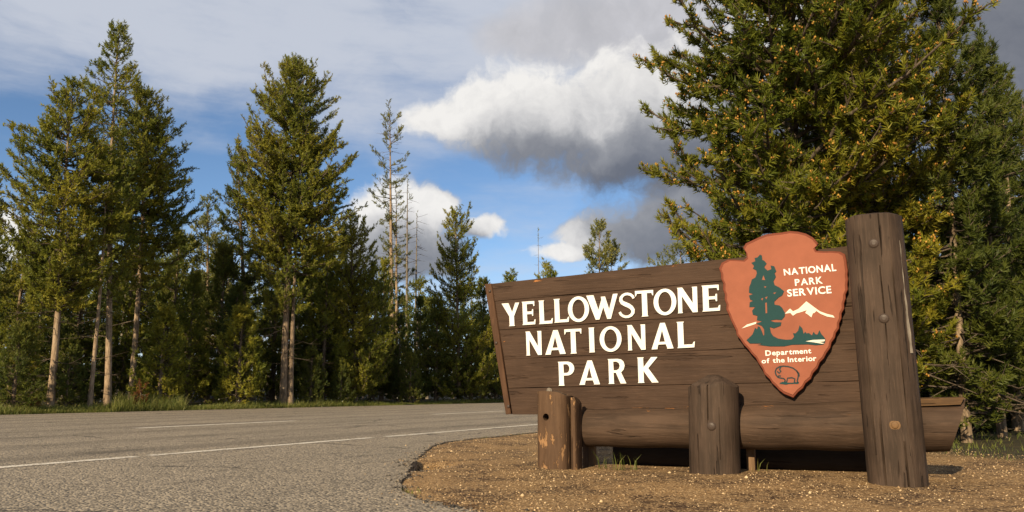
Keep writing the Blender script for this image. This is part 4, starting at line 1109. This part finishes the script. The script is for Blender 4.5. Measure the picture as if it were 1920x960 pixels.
px = gg.uniform(-160, 1010, n_); off = gg.exponential(.7, n_) + .05
Yb = np.interp(px, np.linspace(-200, 1050, 60), [edgeY(q) for q in np.linspace(-200, 1050, 60)]) + off
Xb = (px - 960) / F * Yb * (at(960 + F, 733, 1)[0])
cl = .5 + .5 * np.sin(px * .021 + 1) * np.sin(px * .0077 + 2)
hh = (.12 + .30 * cl * gg.random(n_) + .55 * ((px > 215) & (px < 350)) * gg.random(n_) ** 2 + .2 * ((px > 520) & (px < 660)) * gg.random(n_) ** 2) * (.5 + .5 * np.clip(off / .4, 0, 1))
V, T, tn = blades(gg, Xb, Yb, hh, .012 + .010 * gg.random(n_))
o = link('grass', mesh_np('grass', V, T, tn), M['grass']); tag(o, 'green grass verge along the far road edge', 'grass', kind='stuff')
n_ = 9000
px = gg.uniform(1715, 2000, n_); Yb = gg.uniform(7.6, 12.5, n_); Xb = (px - 960) / F * Yb * 1.02
keep = (gg.random(n_) < .14) & (np.sin(Xb * 3.1) * np.sin(Yb * 2.3 + 1) + gg.normal(0, .5, n_) > -.15) & (Xb * .8 + Yb * .35 > 6.9)
Xb, Yb = Xb[keep], Yb[keep]; n_ = len(Xb)
V, T, tn = blades(gg, Xb, Yb, gg.uniform(.02, .11, n_), .006 + .006 * gg.random(n_), .5)
o = link('grass', mesh_np('grass', V, T, tn), M['grass']); tag(o, 'short grass on the ground right of the tall post', 'grass', kind='stuff')
def on_sign(u, wd): p = N0 + SU * u + SN * wd; return p[0], p[1]
pts = []
for (px_, wd, k) in ((1140, -.50, 5), (1163, -.36, 9), (1186, -.42, 6), (1128, -.40, 5), (1430, -.55, 4)):
    u, _ = pl(px_, 865, wd)
    for _ in range(k): pts.append(on_sign(u + gg.normal(0, .03), wd + gg.normal(0, .03)))
pts = np.array(pts)
V, T, tn = blades(gg, pts[:, 0], pts[:, 1], gg.uniform(.06, .19, len(pts)), .006 + .004 * gg.random(len(pts)), .45)
o = link('grass_tuft', mesh_np('grass_tuft', V, T, tn), M['grass']); tag(o, 'thin green grass blades sprouting under the log rail', 'grass', kind='stuff')
# small white flowers in the verge
n_ = 45; px = gg.uniform(560, 880, n_); px[:8] = gg.uniform(60, 520, 8); off = gg.uniform(.2, 1.6, n_)
Yb = np.array([edgeY(q) for q in px]) + off; Xb = (px - 960) / F * Yb; P = np.stack([Xb, Yb, gz(np.stack([Xb, Yb], 1)) + gg.uniform(.15, .42, n_)], 1)
V, T, tn = needles(gg, P, np.tile(UP, (n_, 1)), np.full(n_, .035), 10, .8, .5, gg.random(n_))
o = link('white_flowers', mesh_np('white_flowers', V, T, tn), M['flower']); tag(o, 'scattered small white wildflowers in the far verge', 'flowers', kind='stuff')
# rust-coloured dead sapling
x, Y = spot(267, .7); z0 = gz1(x, Y)
res = grow_tree(.75, [(.1, .22), (.5, .2), (.95, .06)], 63, nb=24, r0=.02, dead=3, dead_t=(.1, .9), dead_len=.35, shoot=.13, K_=16, nw=.12)
plant_tree('dead_sapling', 'small rust-brown dead sapling in the grass by the left group', res, (x, Y, z0), 0, None, needle='rust', branch='bark_grey')
x, Y = spot(64, .8); z0 = gz1(x, Y)
plant_tree('dead_sapling', 'low rust-brown dead brush at the foot of the leaning pale trunk', res, (x, Y, z0), 2, None, needle='rust', branch='bark_grey', sz=.5)
# loose stones on the dirt
n_ = 56000
Yb = 3.6 + 11 * gg.random(n_) ** 1.7; Xb = gg.uniform(-1.6, 7.5, n_)
Q = np.stack([Xb, Yb], 1); den = .5 + .5 * np.sin(Xb * 2.3 + Yb) * np.sin(Yb * 1.9 - Xb * .7 + 1)
ins_ = inside(Q, poly); dn_ = dist_line(Q, near_c)
keep = ((~ins_) | (gg.random(n_) < .75 * np.exp(-dn_ / .10))) & (np.abs(Xb) < Yb * .75) & (gg.random(n_) < .25 + .75 * den) & (Xb * .8 + Yb * .35 < 7.6)
Q = Q[keep]; ins_ = ins_[keep]; n_ = len(Q)
sz = .003 + .0065 * gg.random(n_) ** 2.4 + .011 * gg.random(n_) * (gg.random(n_) < .04)
o8 = np.array([[1, 0, 0], [0, 1, 0], [-1, 0, 0], [0, -1, 0], [0, 0, .75], [0, 0, -.75]], float)
f8 = np.array([[0, 1, 4], [1, 2, 4], [2, 3, 4], [3, 0, 4], [1, 0, 5], [2, 1, 5], [3, 2, 5], [0, 3, 5]])
a = gg.uniform(0, 6.28, n_); ca, sa = np.cos(a), np.sin(a)
ov = o8[None] * (1 + gg.normal(0, .22, (n_, 6, 3))); ov = np.stack([ov[..., 0] * ca[:, None] - ov[..., 1] * sa[:, None], ov[..., 0] * sa[:, None] + ov[..., 1] * ca[:, None], ov[..., 2]], 2)
P = np.concatenate([Q, (np.where(ins_, 0.0, gz(Q)) + sz * .25)[:, None]], 1)
V = (P[:, None] + ov * sz[:, None, None]).reshape(-1, 3); T = (f8[None] + (np.arange(n_) * 6)[:, None, None]).reshape(-1, 3)
M['stone'] = foliage_mat('gravel stones', (.09, .055, .03), (.28, .185, .095), (.52, .39, .23), 0)
o = link('gravel', mesh_np('gravel', V, T, np.repeat(gg.random(n_), 6)), M['stone']); tag(o, 'loose tan gravel stones scattered over the dirt', 'gravel', kind='stuff')
n_ = 1100
t_ = gg.random(n_) ** .8
ep = np.array([gp(*q)[:2] for q in edge_px[2:]])
seg = np.minimum((t_ * (len(ep) - 1)).astype(int), len(ep) - 2); fr = gg.random(n_)[:, None]
Q = ep[seg] * (1 - fr) + ep[seg + 1] * fr + gg.normal(0, .05, (n_, 2)) * np.exp(gg.normal(0, .5, (n_, 1)))
Q[:350] = HOLE + np.array([-.05, 0]) + gg.normal(0, 1, (350, 2)) * np.array([.13, .24])
sz = .004 + .013 * gg.random(n_) ** 3
a = gg.uniform(0, 6.28, n_); ca, sa = np.cos(a), np.sin(a)
ov = o8[None] * (1 + gg.normal(0, .25, (n_, 6, 3))); ov = np.stack([ov[..., 0] * ca[:, None] - ov[..., 1] * sa[:, None], ov[..., 0] * sa[:, None] + ov[..., 1] * ca[:, None], ov[..., 2]], 2)
P = np.concatenate([Q, (np.where(inside(Q, poly), 0.0, gz(Q)) + sz * .2)[:, None]], 1)
V = (P[:, None] + ov * sz[:, None, None]).reshape(-1, 3); T = (f8[None] + (np.arange(n_) * 6)[:, None, None]).reshape(-1, 3)
M['crumb'] = foliage_mat('asphalt crumbs', (.02, .017, .014), (.05, .042, .033), (.16, .13, .095), 0)
o = link('asphalt_crumbs', mesh_np('asphalt_crumbs', V, T, np.repeat(gg.random(n_), 6)), M['crumb']); tag(o, 'dark crumbled asphalt bits along the broken road edge', 'rubble', kind='stuff')
# weeds at the broken edge
pts = np.concatenate([gp(768, 922)[:2] + gg.normal(0, .05, (26, 2)), gp(760, 930)[:2] + gg.normal(0, .05, (12, 2)), E0[:2] + RD[:2] * gg.uniform(.2, 3.4, (60, 1)) + gg.normal(0, .03, (60, 2))])
V, T, tn = blades(gg, pts[:, 0], pts[:, 1], gg.uniform(.025, .06, len(pts)), .005 + .004 * gg.random(len(pts)), .6)
o = link('grass_tuft', mesh_np('grass_tuft', V, T, tn), M['grass']); tag(o, 'tiny weeds along the broken asphalt edge', 'grass', kind='stuff')
